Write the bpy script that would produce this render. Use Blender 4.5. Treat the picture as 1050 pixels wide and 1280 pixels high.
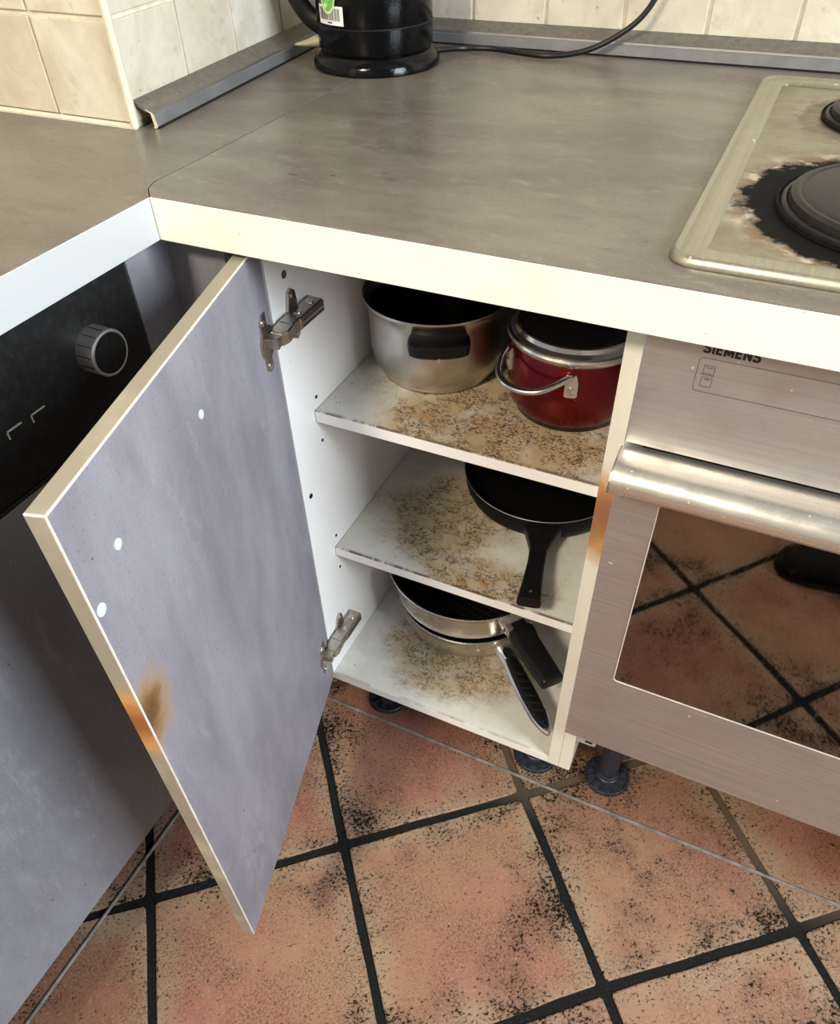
import bpy, bmesh, math, random
from mathutils import Vector, Matrix
random.seed(7)
for o in list(bpy.data.objects): bpy.data.objects.remove(o)
SC = bpy.context.scene
COL = SC.collection
PI = math.pi

# ---------------------------------------------------------------- camera
cam = bpy.data.cameras.new('camera')
cam.sensor_fit = 'VERTICAL'; cam.sensor_height = 36.0
cam.lens = 943.765 * 36.0 / 1280.0
cam.shift_x = (525 - 520.07) / 1280.0
cam.shift_y = (665.25 - 640) / 1280.0
cam.clip_start = 0.01
camo = bpy.data.objects.new('camera', cam); COL.objects.link(camo)
camo.location = (0.52377, -0.52676, 0.24827)
camo.rotation_euler = (0.803102, 0.026403, 0.443155)
SC.camera = camo

# ---------------------------------------------------------------- world, lamps, exposure
w = bpy.data.worlds.new('world'); SC.world = w; w.use_nodes = True
w.node_tree.nodes['Background'].inputs[0].default_value = (0.62, 0.78, 1.0, 1)
w.node_tree.nodes['Background'].inputs[1].default_value = 1.0
SC.view_settings.view_transform = 'Standard'
SC.view_settings.look = 'None'
SC.view_settings.exposure = 0.4
SC.view_settings.gamma = 1.0
SC.view_settings.use_curve_mapping = False


def area_light(name, loc, target, sx, sy, power, color):
    l = bpy.data.lights.new(name, 'AREA'); l.shape = 'RECTANGLE'; l.size = sx; l.size_y = sy
    l.energy = power; l.color = color
    o = bpy.data.objects.new(name, l); COL.objects.link(o)
    o.location = loc
    o.rotation_euler = (Vector(target) - Vector(loc)).to_track_quat('-Z', 'Y').to_euler()
    return o


# daylight through the kitchen window in the right wall; a warm ceiling lamp over the aisle behind the viewer
area_light('window_daylight', (2.16, -0.42, 0.72), (0.0, -0.42, 0.50), 0.85, 1.1, 66, (0.84, 0.92, 1.0))
area_light('ceiling_lamp_light', (-0.02, -1.75, 1.45), (0.1, -1.2, -0.9), 0.35, 0.35, 46, (1.0, 0.88, 0.71))

# ---------------------------------------------------------------- fitted dimensions (metres, worktop top = 0)
ZF = -0.909            # floor
T = 0.0393             # worktop thickness
YC = 0.0434            # cabinet front plane
X1, X2 = 0.0803, 0.4339  # cabinet inside width
XO1, XO2 = X1 - 0.019, X2 + 0.0155
ZB = -0.7522           # cabinet underside
S1, S2 = -0.2696, -0.5019
S3 = ZB + 0.016
YW = 0.653             # tiled face of the back wall
XA, YA = -0.1466, 0.1541   # corner of the tiled pillar
SK = math.radians(4.9)     # skew of the pillar's right face
XR, XL, YF, ZC = 2.2, -0.64, -2.2, 1.55

# ---------------------------------------------------------------- materials


class N:
    """small helper to write node materials"""

    def __init__(s, name, base=None):
        s.base = base
        s.m = bpy.data.materials.new(name); s.m.use_nodes = True
        s.t = s.m.node_tree; s.b = s.t.nodes['Principled BSDF']
        s._oc = None

    def new(s, typ): return s.t.nodes.new(typ)

    def link(s, a, b): s.t.links.new(a, b)

    def put(s, sock, v):
        if hasattr(v, 'is_output') or hasattr(v, 'links'): s.link(v, sock)
        elif isinstance(v, (tuple, list)):
            v = tuple(v)
            sock.default_value = v + (1,) if len(v) == 3 and sock.type == 'RGBA' else v
        else: sock.default_value = v

    def oc(s):
        if s._oc is None:
            s._oc = s.new('ShaderNodeTexCoord').outputs['Object']
            if s.base:                       # the thing's own origin, so that marks can be given in room measures
                a = s.new('ShaderNodeVectorMath'); s.link(s._oc, a.inputs[0]); a.inputs[1].default_value = s.base
                s._oc = a.outputs[0]
        return s._oc

    def sc(s, k, off=(0, 0, 0), rot=(0, 0, 0)):
        n = s.new('ShaderNodeMapping'); s.link(s.oc(), n.inputs[0])
        n.inputs['Scale'].default_value = k; n.inputs['Location'].default_value = off
        n.inputs['Rotation'].default_value = rot
        return n.outputs[0]

    def noise(s, scale, detail=3, rough=0.55, v=None, dist=0.0, w=None):
        n = s.new('ShaderNodeTexNoise')
        if w is not None:
            n.noise_dimensions = '4D'; s.put(n.inputs['W'], w)
        s.link(v or s.oc(), n.inputs['Vector'])
        n.inputs['Scale'].default_value = scale; n.inputs['Detail'].default_value = detail
        n.inputs['Roughness'].default_value = rough; n.inputs['Distortion'].default_value = dist
        return n.outputs['Fac']

    def st(s, x, a, b):
        """smooth step from 0 at a to 1 at b"""
        n = s.new('ShaderNodeMapRange'); n.interpolation_type = 'SMOOTHSTEP'
        s.put(n.inputs[0], x); s.put(n.inputs[1], a); s.put(n.inputs[2], b)
        if a > b:
            n.inputs[1].default_value = b; n.inputs[2].default_value = a
            n.inputs[3].default_value = 1; n.inputs[4].default_value = 0
        return n.outputs[0]

    def ma(s, op, a, b=0.0, c=0.0):
        n = s.new('ShaderNodeMath'); n.operation = op
        s.put(n.inputs[0], a); s.put(n.inputs[1], b); s.put(n.inputs[2], c)
        return n.outputs[0]

    def mul(s, *a):
        r = a[0]
        for x in a[1:]: r = s.ma('MULTIPLY', r, x)
        return r

    def mx(s, f, a, b):
        n = s.new('ShaderNodeMix'); n.data_type = 'RGBA'
        s.put(n.inputs[0], f); s.put(n.inputs[6], a); s.put(n.inputs[7], b)
        return n.outputs[2]

    def xyz(s, v=None):
        n = s.new('ShaderNodeSeparateXYZ'); s.link(v or s.oc(), n.inputs[0]); return n.outputs

    def dist(s, c, sc=(1, 1, 1)):
        """distance from c in object space, per-axis scaled"""
        n = s.new('ShaderNodeVectorMath'); n.operation = 'SUBTRACT'
        s.link(s.oc(), n.inputs[0]); n.inputs[1].default_value = c
        k = s.new('ShaderNodeVectorMath'); k.operation = 'MULTIPLY'
        s.link(n.outputs[0], k.inputs[0]); k.inputs[1].default_value = sc
        l = s.new('ShaderNodeVectorMath'); l.operation = 'LENGTH'; s.link(k.outputs[0], l.inputs[0])
        return l.outputs['Value']

    def rnd(s):
        return s.new('ShaderNodeObjectInfo').outputs['Random']

    def bump(s, h, strength=0.3, d=0.001):
        n = s.new('ShaderNodeBump'); n.inputs['Strength'].default_value = strength
        n.inputs['Distance'].default_value = d
        s.link(h, n.inputs['Height']); s.link(n.outputs[0], s.b.inputs['Normal'])

    def fin(s, col, rough=0.5, metal=0.0, spec=0.5, coat=0.0, ior=None):
        s.put(s.b.inputs['Base Color'], col); s.put(s.b.inputs['Roughness'], rough)
        s.put(s.b.inputs['Metallic'], metal); s.put(s.b.inputs['Specular IOR Level'], spec)
        if coat: s.b.inputs['Coat Weight'].default_value = coat; s.b.inputs['Coat Roughness'].default_value = 0.12
        if ior: s.b.inputs['IOR'].default_value = ior
        return s.m


def plain(name, col, rough=0.5, metal=0.0, spec=0.5, fleck=0.12, scale=60):
    n = N(name)
    f = n.noise(scale, 4)
    c = n.mx(n.st(f, 0.3, 0.7), tuple(x * (1 - fleck) for x in col), tuple(min(1, x * (1 + fleck)) for x in col))
    return n.fin(c, rough, metal, spec)


def m_laminate(name='grey_stone_laminate', base=(0.215, 0.205, 0.225), stain=None, org=None):
    n = N(name, org)
    v = n.sc((1, 1, 0.35))
    a = n.noise(9, 5, 0.6, v); b = n.noise(55, 5, 0.65, n.sc((1, 1, 0.3))); f = n.noise(420, 3, 0.6)
    c = n.mx(n.st(a, 0.32, 0.68), tuple(x * 0.82 for x in base), tuple(x * 1.22 for x in base))
    c = n.mx(n.mul(n.st(b, 0.55, 0.75), 0.3), c, (0.36, 0.35, 0.38))
    c = n.mx(n.mul(n.st(f, 0.5, 0.75), 0.13), c, (0.40, 0.39, 0.41))
    cl = n.mul(n.st(n.noise(6, 3, 0.6, n.sc((1, 1, 0.5), (2, 0, 1))), 0.5, 0.72), n.st(n.noise(80, 5, 0.75, n.sc((1, 1, 0.5))), 0.45, 0.7))
    c = n.mx(n.mul(cl, 0.55), c, (0.40, 0.395, 0.41))
    c = n.mx(n.mul(n.st(f, 0.42, 0.28), 0.45), c, (0.09, 0.085, 0.09))
    sp = n.mul(n.st(n.noise(150, 2, 0.5), 0.70, 0.74), n.st(n.noise(14, 2), 0.45, 0.6))
    c = n.mx(n.mul(sp, 0.22), c, (0.5, 0.5, 0.5))
    pk = n.mul(n.st(n.noise(190, 1, 0.5, n.sc((1, 1, 0.6), (3, 1, 2))), 0.80, 0.82))
    c = n.mx(pk, c, (0.06, 0.035, 0.03))
    if stain:
        for (p, k, r) in stain:
            d = n.ma('ADD', n.dist(p, k), n.mul(n.ma('SUBTRACT', n.noise(45, 4), 0.5), 0.9))
            c = n.mx(n.mul(n.st(d, 1.15, 0.35), 0.95), c, n.mx(n.st(d, 0.85, 0.1), (0.36, 0.21, 0.075), (0.12, 0.05, 0.012)))
    n.bump(n.noise(160, 4), 0.08, 0.0006)
    return n.fin(c, n.ma('ADD', n.mul(a, 0.2), 0.38), 0, 0.4)


def m_worktop():
    n = N('taupe_stone_worktop')
    v = n.sc((1, 2.2, 1), rot=(0, 0, 0.5))
    a = n.noise(6, 5, 0.6, v, 0.3); b = n.noise(38, 6, 0.7, n.sc((1, 2.6, 1), rot=(0, 0, 0.35)), 0.6); f = n.noise(300, 3)
    c = n.mx(n.st(a, 0.3, 0.7), (0.105, 0.085, 0.073), (0.165, 0.145, 0.120))
    c = n.mx(n.mul(n.st(b, 0.54, 0.7), 0.5), c, (0.235, 0.21, 0.17))
    c = n.mx(n.mul(n.st(b, 0.44, 0.3), 0.5), c, (0.075, 0.06, 0.053))
    c = n.mx(n.mul(n.st(f, 0.5, 0.8), 0.3), c, (0.27, 0.24, 0.20))
    sc_ = n.mul(n.st(n.noise(55, 2, 0.4, n.sc((1, 3.5, 1), (0.4, 0, 0), (0, 0, 0.6))), 0.705, 0.72), n.st(n.noise(9, 1, 0.5, n.sc((1, 1, 1), (2, 5, 0))), 0.5, 0.62))
    c = n.mx(n.mul(sc_, 0.8), c, (0.05, 0.04, 0.035))
    n.bump(b, 0.10, 0.0006)
    r = n.ma('ADD', n.mul(n.noise(7, 3, 0.5, n.sc((1, 1, 1), (7, 3, 0))), 0.32), 0.13)
    return n.fin(c, r, 0, 0.55)


def m_white(name, base=(0.80, 0.785, 0.73), grime=0.3, stain=None, rough=0.42, org=None):
    n = N(name, org)
    a = n.noise(10, 4); f = n.noise(120, 4, 0.7)
    c = n.mx(n.mul(n.st(a, 0.5, 0.75), grime), base, (0.66, 0.58, 0.40))
    c = n.mx(n.mul(n.st(f, 0.67, 0.73), grime * 1.6), c, (0.35, 0.25, 0.14))
    if stain:
        for (p, k) in stain:
            d = n.ma('ADD', n.dist(p, k), n.mul(n.ma('SUBTRACT', n.noise(38, 4), 0.5), 0.7))
            c = n.mx(n.mul(n.st(d, 1.2, 0.6), 0.92), c, n.mx(n.st(d, 0.8, 0.15), (0.55, 0.27, 0.07), (0.27, 0.085, 0.012)))
    return n.fin(c, rough, 0, 0.4)


def m_shelf(name, blobs, front_y, edge=0.8, dens=1.0, tan=0.75):
    """white melamine board under old food dirt; blobs = [(centre, scale)] in object space"""
    n = N(name, CAB0)
    m = None
    wob = n.mul(n.ma('SUBTRACT', n.noise(16, 4), 0.5), 1.1)
    for p, k in blobs:
        d = n.st(n.ma('ADD', n.dist(p, k), wob), 1.15, 0.55)
        m = d if m is None else n.ma('MAXIMUM', m, d)
    st = n.sc((1, 1.35, 1), rot=(0, 0, -0.5))
    med = n.noise(26, 5, 0.65); fine = n.noise(320, 4, 0.75, st); fine2 = n.noise(150, 5, 0.8, n.sc((1, 1.3, 1), (3, 2, 1), (0, 0, 0.4)))
    c = n.mx(n.st(med, 0.35, 0.65), (0.60, 0.585, 0.51), (0.68, 0.665, 0.60))
    c = n.mx(n.mul(m, n.st(med, 0.22, 0.55), tan), c, (0.46, 0.345, 0.195))
    c = n.mx(n.mul(m, n.st(n.noise(42, 4, 0.6, n.sc((1, 1, 1), (5, 1, 0))), 0.57, 0.69), 0.5), c, (0.38, 0.165, 0.05))
    k = n.mul(m, n.st(n.noise(34, 3, 0.6, n.sc((1, 1, 1), (1, 8, 0))), 0.36, 0.54))
    c = n.mx(n.mul(k, n.st(fine2, 0.50, 0.58), 0.85 * dens), c, (0.135, 0.085, 0.04))
    c = n.mx(n.mul(k, n.st(fine, 0.535, 0.585), 0.97 * dens), c, (0.02, 0.015, 0.01))
    loose = n.st(n.noise(140, 2, 0.5, n.sc((1, 1, 1), (9, 9, 9))), 0.735, 0.75)
    c = n.mx(n.mul(loose, 0.85), c, (0.045, 0.03, 0.02))
    x = n.xyz()
    e = n.mul(n.st(n.ma('SUBTRACT', x[1], front_y), 0.0065, 0.001), n.st(n.noise(30, 4, 0.7, n.sc((1, 0.1, 0.1))), 0.42, 0.55), edge)
    up = n.st(n.xyz(n.new('ShaderNodeNewGeometry').outputs['Normal'])[2], 0.4, 0.6)
    c = n.mx(n.mul(e, up), c, (0.075, 0.04, 0.022))
    c = n.mx(n.ma('SUBTRACT', 1.0, up), c, (0.90, 0.885, 0.84))
    n.bump(fine, 0.1, 0.0006)
    return n.fin(c, 0.45, 0, 0.4)


def m_floor_tile():
    n = N('worn_terracotta_tile')
    r = n.rnd()
    a = n.noise(5.5, 4, 0.6, w=n.mul(r, 37.0), v=n.oc()); b = n.noise(13, 4, 0.6, w=n.mul(r, 71.0), v=n.oc())
    col = n.mx(n.st(a, 0.36, 0.64), (0.262, 0.105, 0.074), (0.30, 0.172, 0.100))
    col = n.mx(n.mul(n.st(b, 0.5, 0.72), 0.6), col, (0.32, 0.140, 0.118))
    col = n.mx(n.mul(n.st(n.ma('FRACT', n.mul(r, 13.0)), 0.3, 1.0), 0.45), col, (0.29, 0.16, 0.092))
    x = n.xyz()
    ed = n.ma('MAXIMUM', n.ma('ABSOLUTE', x[0]), n.ma('ABSOLUTE', x[1]))
    edn = n.ma('ADD', ed, n.mul(n.ma('SUBTRACT', b, 0.5), 0.11))
    em = n.st(edn, 0.095, 0.145)
    col = n.mx(n.mul(em, 0.5), col, (0.31, 0.25, 0.16))
    dk = n.st(n.noise(7, 4, 0.65, w=n.mul(r, 19.0), v=n.oc()), 0.45, 0.66)
    col = n.mx(n.mul(dk, 0.6), col, (0.105, 0.058, 0.038))
    f1 = n.noise(190, 5, 0.8, w=n.mul(r, 5.0), v=n.sc((1, 1.3, 1))); f2 = n.noise(330, 4, 0.8)
    f3 = n.noise(230, 4, 0.8, n.sc((1, 1, 1), (4, 4, 0)))
    col = n.mx(n.mul(n.st(f3, 0.54, 0.66), 0.45), col, (0.47, 0.34, 0.24))
    col = n.mx(n.mul(n.st(f2, 0.51, 0.57), n.st(n.noise(11, 3), 0.35, 0.6), 0.75), col, (0.075, 0.038, 0.024))
    thr = n.ma('SUBTRACT', 0.598, n.ma('ADD', n.mul(dk, 0.095), n.mul(em, 0.04)))
    s1 = n.st(n.ma('SUBTRACT', f1, thr), 0.0, 0.02)
    col = n.mx(n.mul(s1, 0.97), col, (0.005, 0.0045, 0.004))
    n.bump(n.ma('ADD', n.mul(f1, 0.6), b), 0.35, 0.0015)
    return n.fin(col, n.ma('ADD', n.mul(f2, 0.2), 0.48), 0, n.ma('SUBTRACT', 0.3, n.mul(s1, 0.27)))


def m_grout():
    n = N('dirty_black_grout')
    x = n.xyz(); f = n.noise(240, 4, 0.7)
    # under the units the plinth kept the joints clean
    u = n.ma('MAXIMUM', n.st(n.ma('ADD', x[1], n.mul(n.ma('SUBTRACT', n.noise(8), 0.5), 0.1)), 0.02, 0.13), 0.0)
    c = n.mx(u, (0.010, 0.011, 0.011), (0.115, 0.082, 0.055))
    c = n.mx(n.mul(n.st(f, 0.5, 0.7), 0.4), c, (0.05, 0.04, 0.03))
    n.bump(f, 0.6, 0.002)
    return n.fin(c, 0.85, 0, 0.06)


def m_wall_tile():
    n = N('cream_marbled_wall_tile')
    r = n.rnd()
    a = n.noise(14, 6, 0.65, w=n.mul(r, 23.0), v=n.oc(), dist=0.6); b = n.noise(60, 4, 0.7); f = n.noise(110, 3, 0.6)
    c = n.mx(n.st(a, 0.35, 0.68), (0.52, 0.465, 0.355), (0.66, 0.615, 0.505))
    c = n.mx(n.mul(n.st(r, 0.3, 1.0), 0.25), c, (0.50, 0.39, 0.29))
    c = n.mx(n.mul(n.st(b, 0.57, 0.72), 0.45), c, (0.34, 0.29, 0.21))
    c = n.mx(n.mul(n.st(f, 0.71, 0.735), 0.7), c, (0.25, 0.18, 0.11))
    n.bump(a, 0.2, 0.002)
    return n.fin(c, 0.42, 0, 0.45)


def m_steel(name='brushed_steel', base=(0.60, 0.575, 0.54), rough=0.32, axis=0, grease=0.5, warm=0.0):
    n = N(name)
    k = [260, 260, 260]; k[axis] = 4
    br = n.noise(1.0, 3, 0.6, n.sc(tuple(k)))
    g = n.noise(14, 5, 0.65); sp = n.noise(130, 2, 0.5)
    c = n.mx(n.st(br, 0.3, 0.7), tuple(x * 0.90 for x in base), tuple(min(1, x * 1.08) for x in base))
    c = n.mx(n.mul(n.st(g, 0.5, 0.72), grease * 0.6), c, (0.40, 0.33, 0.25))
    dr = n.st(sp, 0.705, 0.73)
    c = n.mx(n.mul(dr, grease), c, (0.75, 0.73, 0.70))
    n.bump(br, 0.05, 0.0004)
    ro = n.ma('ADD', n.mul(n.st(g, 0.3, 0.75), 0.18), rough)
    return n.fin(c, ro, n.ma('SUBTRACT', 0.86, n.mul(dr, grease * 0.7)), 0.5)


def m_polished(name, base=(0.62, 0.60, 0.57), rough=0.16, grime=0.35):
    n = N(name)
    g = n.noise(22, 4, 0.65); s = n.noise(160, 3, 0.6)
    c = n.mx(n.mul(n.st(g, 0.48, 0.75), grime), base, (0.30, 0.24, 0.17))
    c = n.mx(n.mul(n.st(s, 0.66, 0.72), grime * 0.6), c, (0.22, 0.17, 0.12))
    return n.fin(c, n.ma('ADD', n.mul(g, 0.22), rough), 1.0)


def m_hob():
    n = N('stained_hob_steel')
    g = n.noise(16, 5, 0.65); wob = n.mul(n.ma('SUBTRACT', n.noise(30, 5, 0.7), 0.5), 0.055)
    c = n.mx(n.st(g, 0.35, 0.7), (0.33, 0.305, 0.235), (0.215, 0.18, 0.115))
    burn = None; rust = None
    for (p, r) in (((0.164, 0.1525, 0), 0.10), ((0.157, 0.405, 0), 0.0725)):
        d = n.ma('ADD', n.dist(p, (1, 1, 0)), wob)
        b = n.st(d, r + 0.036, r + 0.027)
        u = n.mul(n.st(d, r + 0.056, r + 0.036), 0.85)
        if r < 0.08: b = n.mul(b, 0.3); u = n.mul(u, 0.35)
        burn = b if burn is None else n.ma('MAXIMUM', burn, b)
        rust = u if rust is None else n.ma('MAXIMUM', rust, u)
    c = n.mx(n.mul(rust, n.st(n.noise(60, 5, 0.7), 0.36, 0.58)), c, n.mx(n.st(n.noise(45, 4), 0.45, 0.6), (0.16, 0.075, 0.035), (0.55, 0.46, 0.36)))
    c = n.mx(burn, c, (0.004, 0.004, 0.004))
    k = n.ma('MAXIMUM', burn, n.mul(rust, 0.7))
    n.bump(n.ma('ADD', n.noise(90, 4), n.mul(k, 0.6)), 0.35, 0.001)
    n.fin(c, n.ma('ADD', 0.32, n.mul(k, 0.35)), n.ma('SUBTRACT', 0.8, n.mul(k, 0.8)))
    n.link(n.ma('SUBTRACT', 0.5, n.mul(burn, 0.42)), n.b.inputs['Specular IOR Level'])
    return n.m


def m_glass_dark():
    n = N('dark_oven_glass')
    g = n.noise(20, 5, 0.7); f = n.noise(170, 3, 0.7, n.sc((1, 1, 0.3)))
    c = n.mx(n.mul(n.st(g, 0.45, 0.75), 0.5), (0.21, 0.185, 0.165), (0.15, 0.13, 0.11))
    c = n.mx(n.mul(n.st(f, 0.6, 0.75), 0.3), c, (0.36, 0.31, 0.27))
    return n.fin(c, n.ma('ADD', n.mul(n.st(f, 0.5, 0.8), 0.08), 0.03), 1.0)


def m_red():
    n = N('metallic_red_enamel')
    s = n.noise(120, 3, 0.6, n.sc((1, 1, 3.0)))
    c = n.mx(n.mul(n.st(s, 0.70, 0.74), 0.7), (0.15, 0.002, 0.006), (0.45, 0.27, 0.25))
    return n.fin(c, 0.24, 0.8, 0.5, 0.3)


def m_black(name, base=(0.004, 0.004, 0.0045), rough=0.35, spec=0.35, bumpy=0.0, scale=150):
    n = N(name)
    f = n.noise(scale, 3, 0.6)
    c = n.mx(n.st(f, 0.4, 0.7), base, tuple(x * 1.8 for x in base))
    if bumpy: n.bump(f, bumpy, 0.002)
    return n.fin(c, n.ma('ADD', n.mul(f, 0.12), rough), 0, spec)


M = {}
CAB0 = (0.26, 0.3, ZF)
M['lam_door'] = m_laminate('grey_laminate_with_burn', (0.225, 0.215, 0.245),
                           [((0.182, -0.328, -0.262), (0, 26, 20), 0)], CAB0)
M['lam'] = m_laminate('grey_laminate', (0.195, 0.200, 0.222))
M['edge'] = m_white('beige_edge_band_burnt', (0.265, 0.232, 0.18), 0.35, [((0.182, -0.34, -0.268), (0, 18, 22))], 0.5, CAB0)
M['edgeline'] = plain('pale_edge_line', (0.62, 0.60, 0.53), 0.5)
M['worktop'] = m_worktop()
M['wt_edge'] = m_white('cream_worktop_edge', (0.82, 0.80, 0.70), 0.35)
M['wt_edge_cool'] = m_white('worktop_edge_daylight_tint', (0.50, 0.515, 0.51), 0.1)  # white edge band again, with the cool daylight put into its colour
M['white'] = m_white('white_melamine', (0.86, 0.86, 0.84), 0.12)
M['white_front'] = m_white('white_panel_edge_scorched', (0.80, 0.785, 0.70), 0.3, [((0.443, 0.0434, -0.268), (14, 0, 17))], 0.42, CAB0)
M['white_front_housing'] = m_white('housing_edge_scorched', (0.80, 0.785, 0.70), 0.3, [((0.443, 0.0434, -0.268), (14, 0, 17))], 0.42, (0.75, 0.3, ZF))
M['shelf_top'] = m_shelf('dirty_shelf_upper', [((0.25, 0.16, S1), (8.5, 8, 0)), ((0.34, 0.15, S1), (9, 9, 0))], YC + 0.048, 0.8, 1.0, 0.95)
M['shelf_mid'] = m_shelf('dirty_shelf_middle', [((0.205, 0.21, S2), (10, 9, 0)), ((0.29, 0.125, S2), (9, 24, 0))], YC + 0.05, 0.95, 0.95, 0.85)
M['shelf_low'] = m_shelf('dirty_cabinet_bottom', [((0.24, 0.16, S3), (8, 9.5, 0))], YC, 0.35, 0.9, 0.85)
M['tile'] = m_floor_tile(); M['grout'] = m_grout()
M['wtile'] = m_wall_tile(); M['wgrout'] = plain('cream_wall_grout', (0.66, 0.61, 0.48), 0.75)
M['paint'] = plain('wall_paint', (0.24, 0.235, 0.225), 0.8, 0, 0.3, 0.03, 8)
M['alu'] = m_polished('grey_plastic_profile', (0.26, 0.26, 0.26), 0.45, 0.25)
M['profile'] = plain('grey_wall_profile', (0.155, 0.155, 0.155), 0.4, 0.2, 0.5, 0.12, 30)
M['profile_top'] = plain('greasy_profile_top', (0.125, 0.110, 0.088), 0.6, 0, 0.4, 0.16, 150)
M['cream'] = plain('yellowed_plastic', (0.55, 0.50, 0.34), 0.5)
M['caulk'] = plain('aged_white_sealant', (0.60, 0.56, 0.45), 0.6, 0, 0.4, 0.07, 60)
M['seal'] = plain('grey_floor_sealant', (0.20, 0.18, 0.165), 0.55, 0, 0.4, 0.3, 70)
M['steel'] = m_steel('brushed_oven_steel', (0.56, 0.555, 0.55), 0.36, 0, 0.55)
M['steel_handle'] = m_steel('oven_handle_steel', (0.72, 0.67, 0.60), 0.24, 0, 0.5)
M['rim'] = m_steel('hob_rim_steel', (0.40, 0.375, 0.295), 0.30, 1, 0.7)
M['hob'] = m_hob()
M['iron'] = m_black('cast_iron_plate', (0.010, 0.009, 0.008), 0.36, 0.3, 0.15)
M['glass'] = m_glass_dark()
M['chrome'] = m_polished('nickel_hinge', (0.52, 0.49, 0.44), 0.22, 0.5)
M['pot'] = m_polished('stainless_pot', (0.60, 0.575, 0.54), 0.20, 0.35)
M['pan_steel'] = m_polished('pan_steel', (0.74, 0.71, 0.67), 0.17, 0.28)
M['pot_in'] = m_polished('shaded_pot_inside', (0.10, 0.09, 0.08), 0.22, 0.4)  # pot steel darkened, the shade inside the pot is in the colour
M['bright'] = m_polished('bright_steel', (0.74, 0.72, 0.69), 0.10, 0.2)
M['red'] = m_red()
M['black'] = m_black('black_plastic')
M['bake'] = m_black('black_bakelite', (0.004, 0.004, 0.005), 0.32, 0.3)
M['nonstick'] = m_black('black_nonstick', (0.003, 0.003, 0.003), 0.5, 0.15)
M['kettle'] = m_black('black_kettle_shell', (0.002, 0.002, 0.0025), 0.06, 0.2, 0.10, 260)
M['foot'] = m_black('blue_black_foot', (0.024, 0.028, 0.040), 0.38)
M['panel'] = m_black('black_control_panel', (0.008, 0.008, 0.008), 0.45, 0.25)
M['dark'] = m_black('dark_void_plastic', (0.006, 0.006, 0.006), 0.8, 0.2)
M['silver'] = m_polished('silver_knob', (0.78, 0.77, 0.75), 0.30, 0.1)
M['back_shade'] = plain('shade_brown_back', (0.085, 0.055, 0.035), 0.7)  # back panel colour darkened to deepen the shade inside the cabinet
M['print'] = plain('black_print', (0.015, 0.015, 0.015), 0.5)
M['print_grey'] = plain('grey_print', (0.07, 0.065, 0.06), 0.5)
M['paper'] = plain('white_sticker', (0.82, 0.82, 0.80), 0.5, 0, 0.4, 0.03)
M['green'] = plain('green_sticker', (0.16, 0.50, 0.09), 0.45, 0, 0.4, 0.12)
M['green_light'] = plain('pale_green_print', (0.58, 0.80, 0.42), 0.45)
M['felt'] = m_black('black_felt', (0.008, 0.008, 0.008), 0.9, 0.2, 0.6, 300)
M['dowel'] = plain('pale_plastic_cap', (0.62, 0.68, 0.62), 0.4)
M['plate_clear'] = plain('clear_grey_plastic', (0.45, 0.42, 0.38), 0.3)
M['cap'] = plain('oven_glass_edge', (0.82, 0.79, 0.72), 0.3, 0.5)

# ---------------------------------------------------------------- geometry helpers
ROOT = {}


def bm_new(): return bmesh.new()


def box(bm, x0, x1, y0, y1, z0, z1, bev=0.0, mat=None, seg=1):
    vs = [bm.verts.new(p) for p in ((x0, y0, z0), (x1, y0, z0), (x1, y1, z0), (x0, y1, z0), (x0, y0, z1), (x1, y0, z1), (x1, y1, z1), (x0, y1, z1))]
    fs = [bm.faces.new([vs[i] for i in q]) for q in ((0, 3, 2, 1), (4, 5, 6, 7), (0, 1, 5, 4), (1, 2, 6, 5), (2, 3, 7, 6), (3, 0, 4, 7))]
    if bev:
        r = bmesh.ops.bevel(bm, geom=list({e for f in fs for e in f.edges}), offset=bev, segments=seg, affect='EDGES', profile=0.5)
        vs = list({v for v in vs if v.is_valid} | set(r['verts']))
    if mat is not None:
        for v in vs: v.co = mat @ v.co
    return vs


def prism(bm, poly, h, fn=None, bev=0.0):
    """poly: 2D points (ccw) extruded from 0 to h; fn maps (u,v,w)->xyz"""
    fn = fn or (lambda u, v, w_: (u, v, w_))
    a = [bm.verts.new(fn(u, v, 0)) for u, v in poly]; b = [bm.verts.new(fn(u, v, h)) for u, v in poly]
    n = len(poly); fs = []
    fs.append(bm.faces.new(a[::-1])); fs.append(bm.faces.new(b))
    for i in range(n): fs.append(bm.faces.new((a[i], a[(i + 1) % n], b[(i + 1) % n], b[i])))
    if bev:
        es = list(set(fs[1].edges))
        bmesh.ops.bevel(bm, geom=es, offset=bev, segments=2, affect='EDGES', profile=0.5)
    return fs


def lathe(bm, prof, c, seg=48, ax='Z', cap=False):
    """prof: (r, h) list; about an axis through c"""
    rings = []
    for r, h in prof:
        ring = []
        if r < 1e-6:
            p = {'Z': (0, 0, h), 'X': (h, 0, 0), 'Y': (0, h, 0)}[ax]
            ring = [bm.verts.new(Vector(p) + Vector(c))]
        else:
            for i in range(seg):
                a = 2 * PI * i / seg; u, v = r * math.cos(a), r * math.sin(a)
                p = {'Z': (u, v, h), 'X': (h, u, v), 'Y': (v, h, u)}[ax]
                ring.append(bm.verts.new(Vector(p) + Vector(c)))
        rings.append(ring)
    for A, B in zip(rings, rings[1:]):
        for i in range(seg):
            a0, a1 = A[i % len(A)], A[(i + 1) % len(A)]; b0, b1 = B[i % len(B)], B[(i + 1) % len(B)]
            q = []
            for x in (a0, a1, b1, b0):
                if x not in q: q.append(x)
            if len(q) >= 3: bm.faces.new(q)


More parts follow.
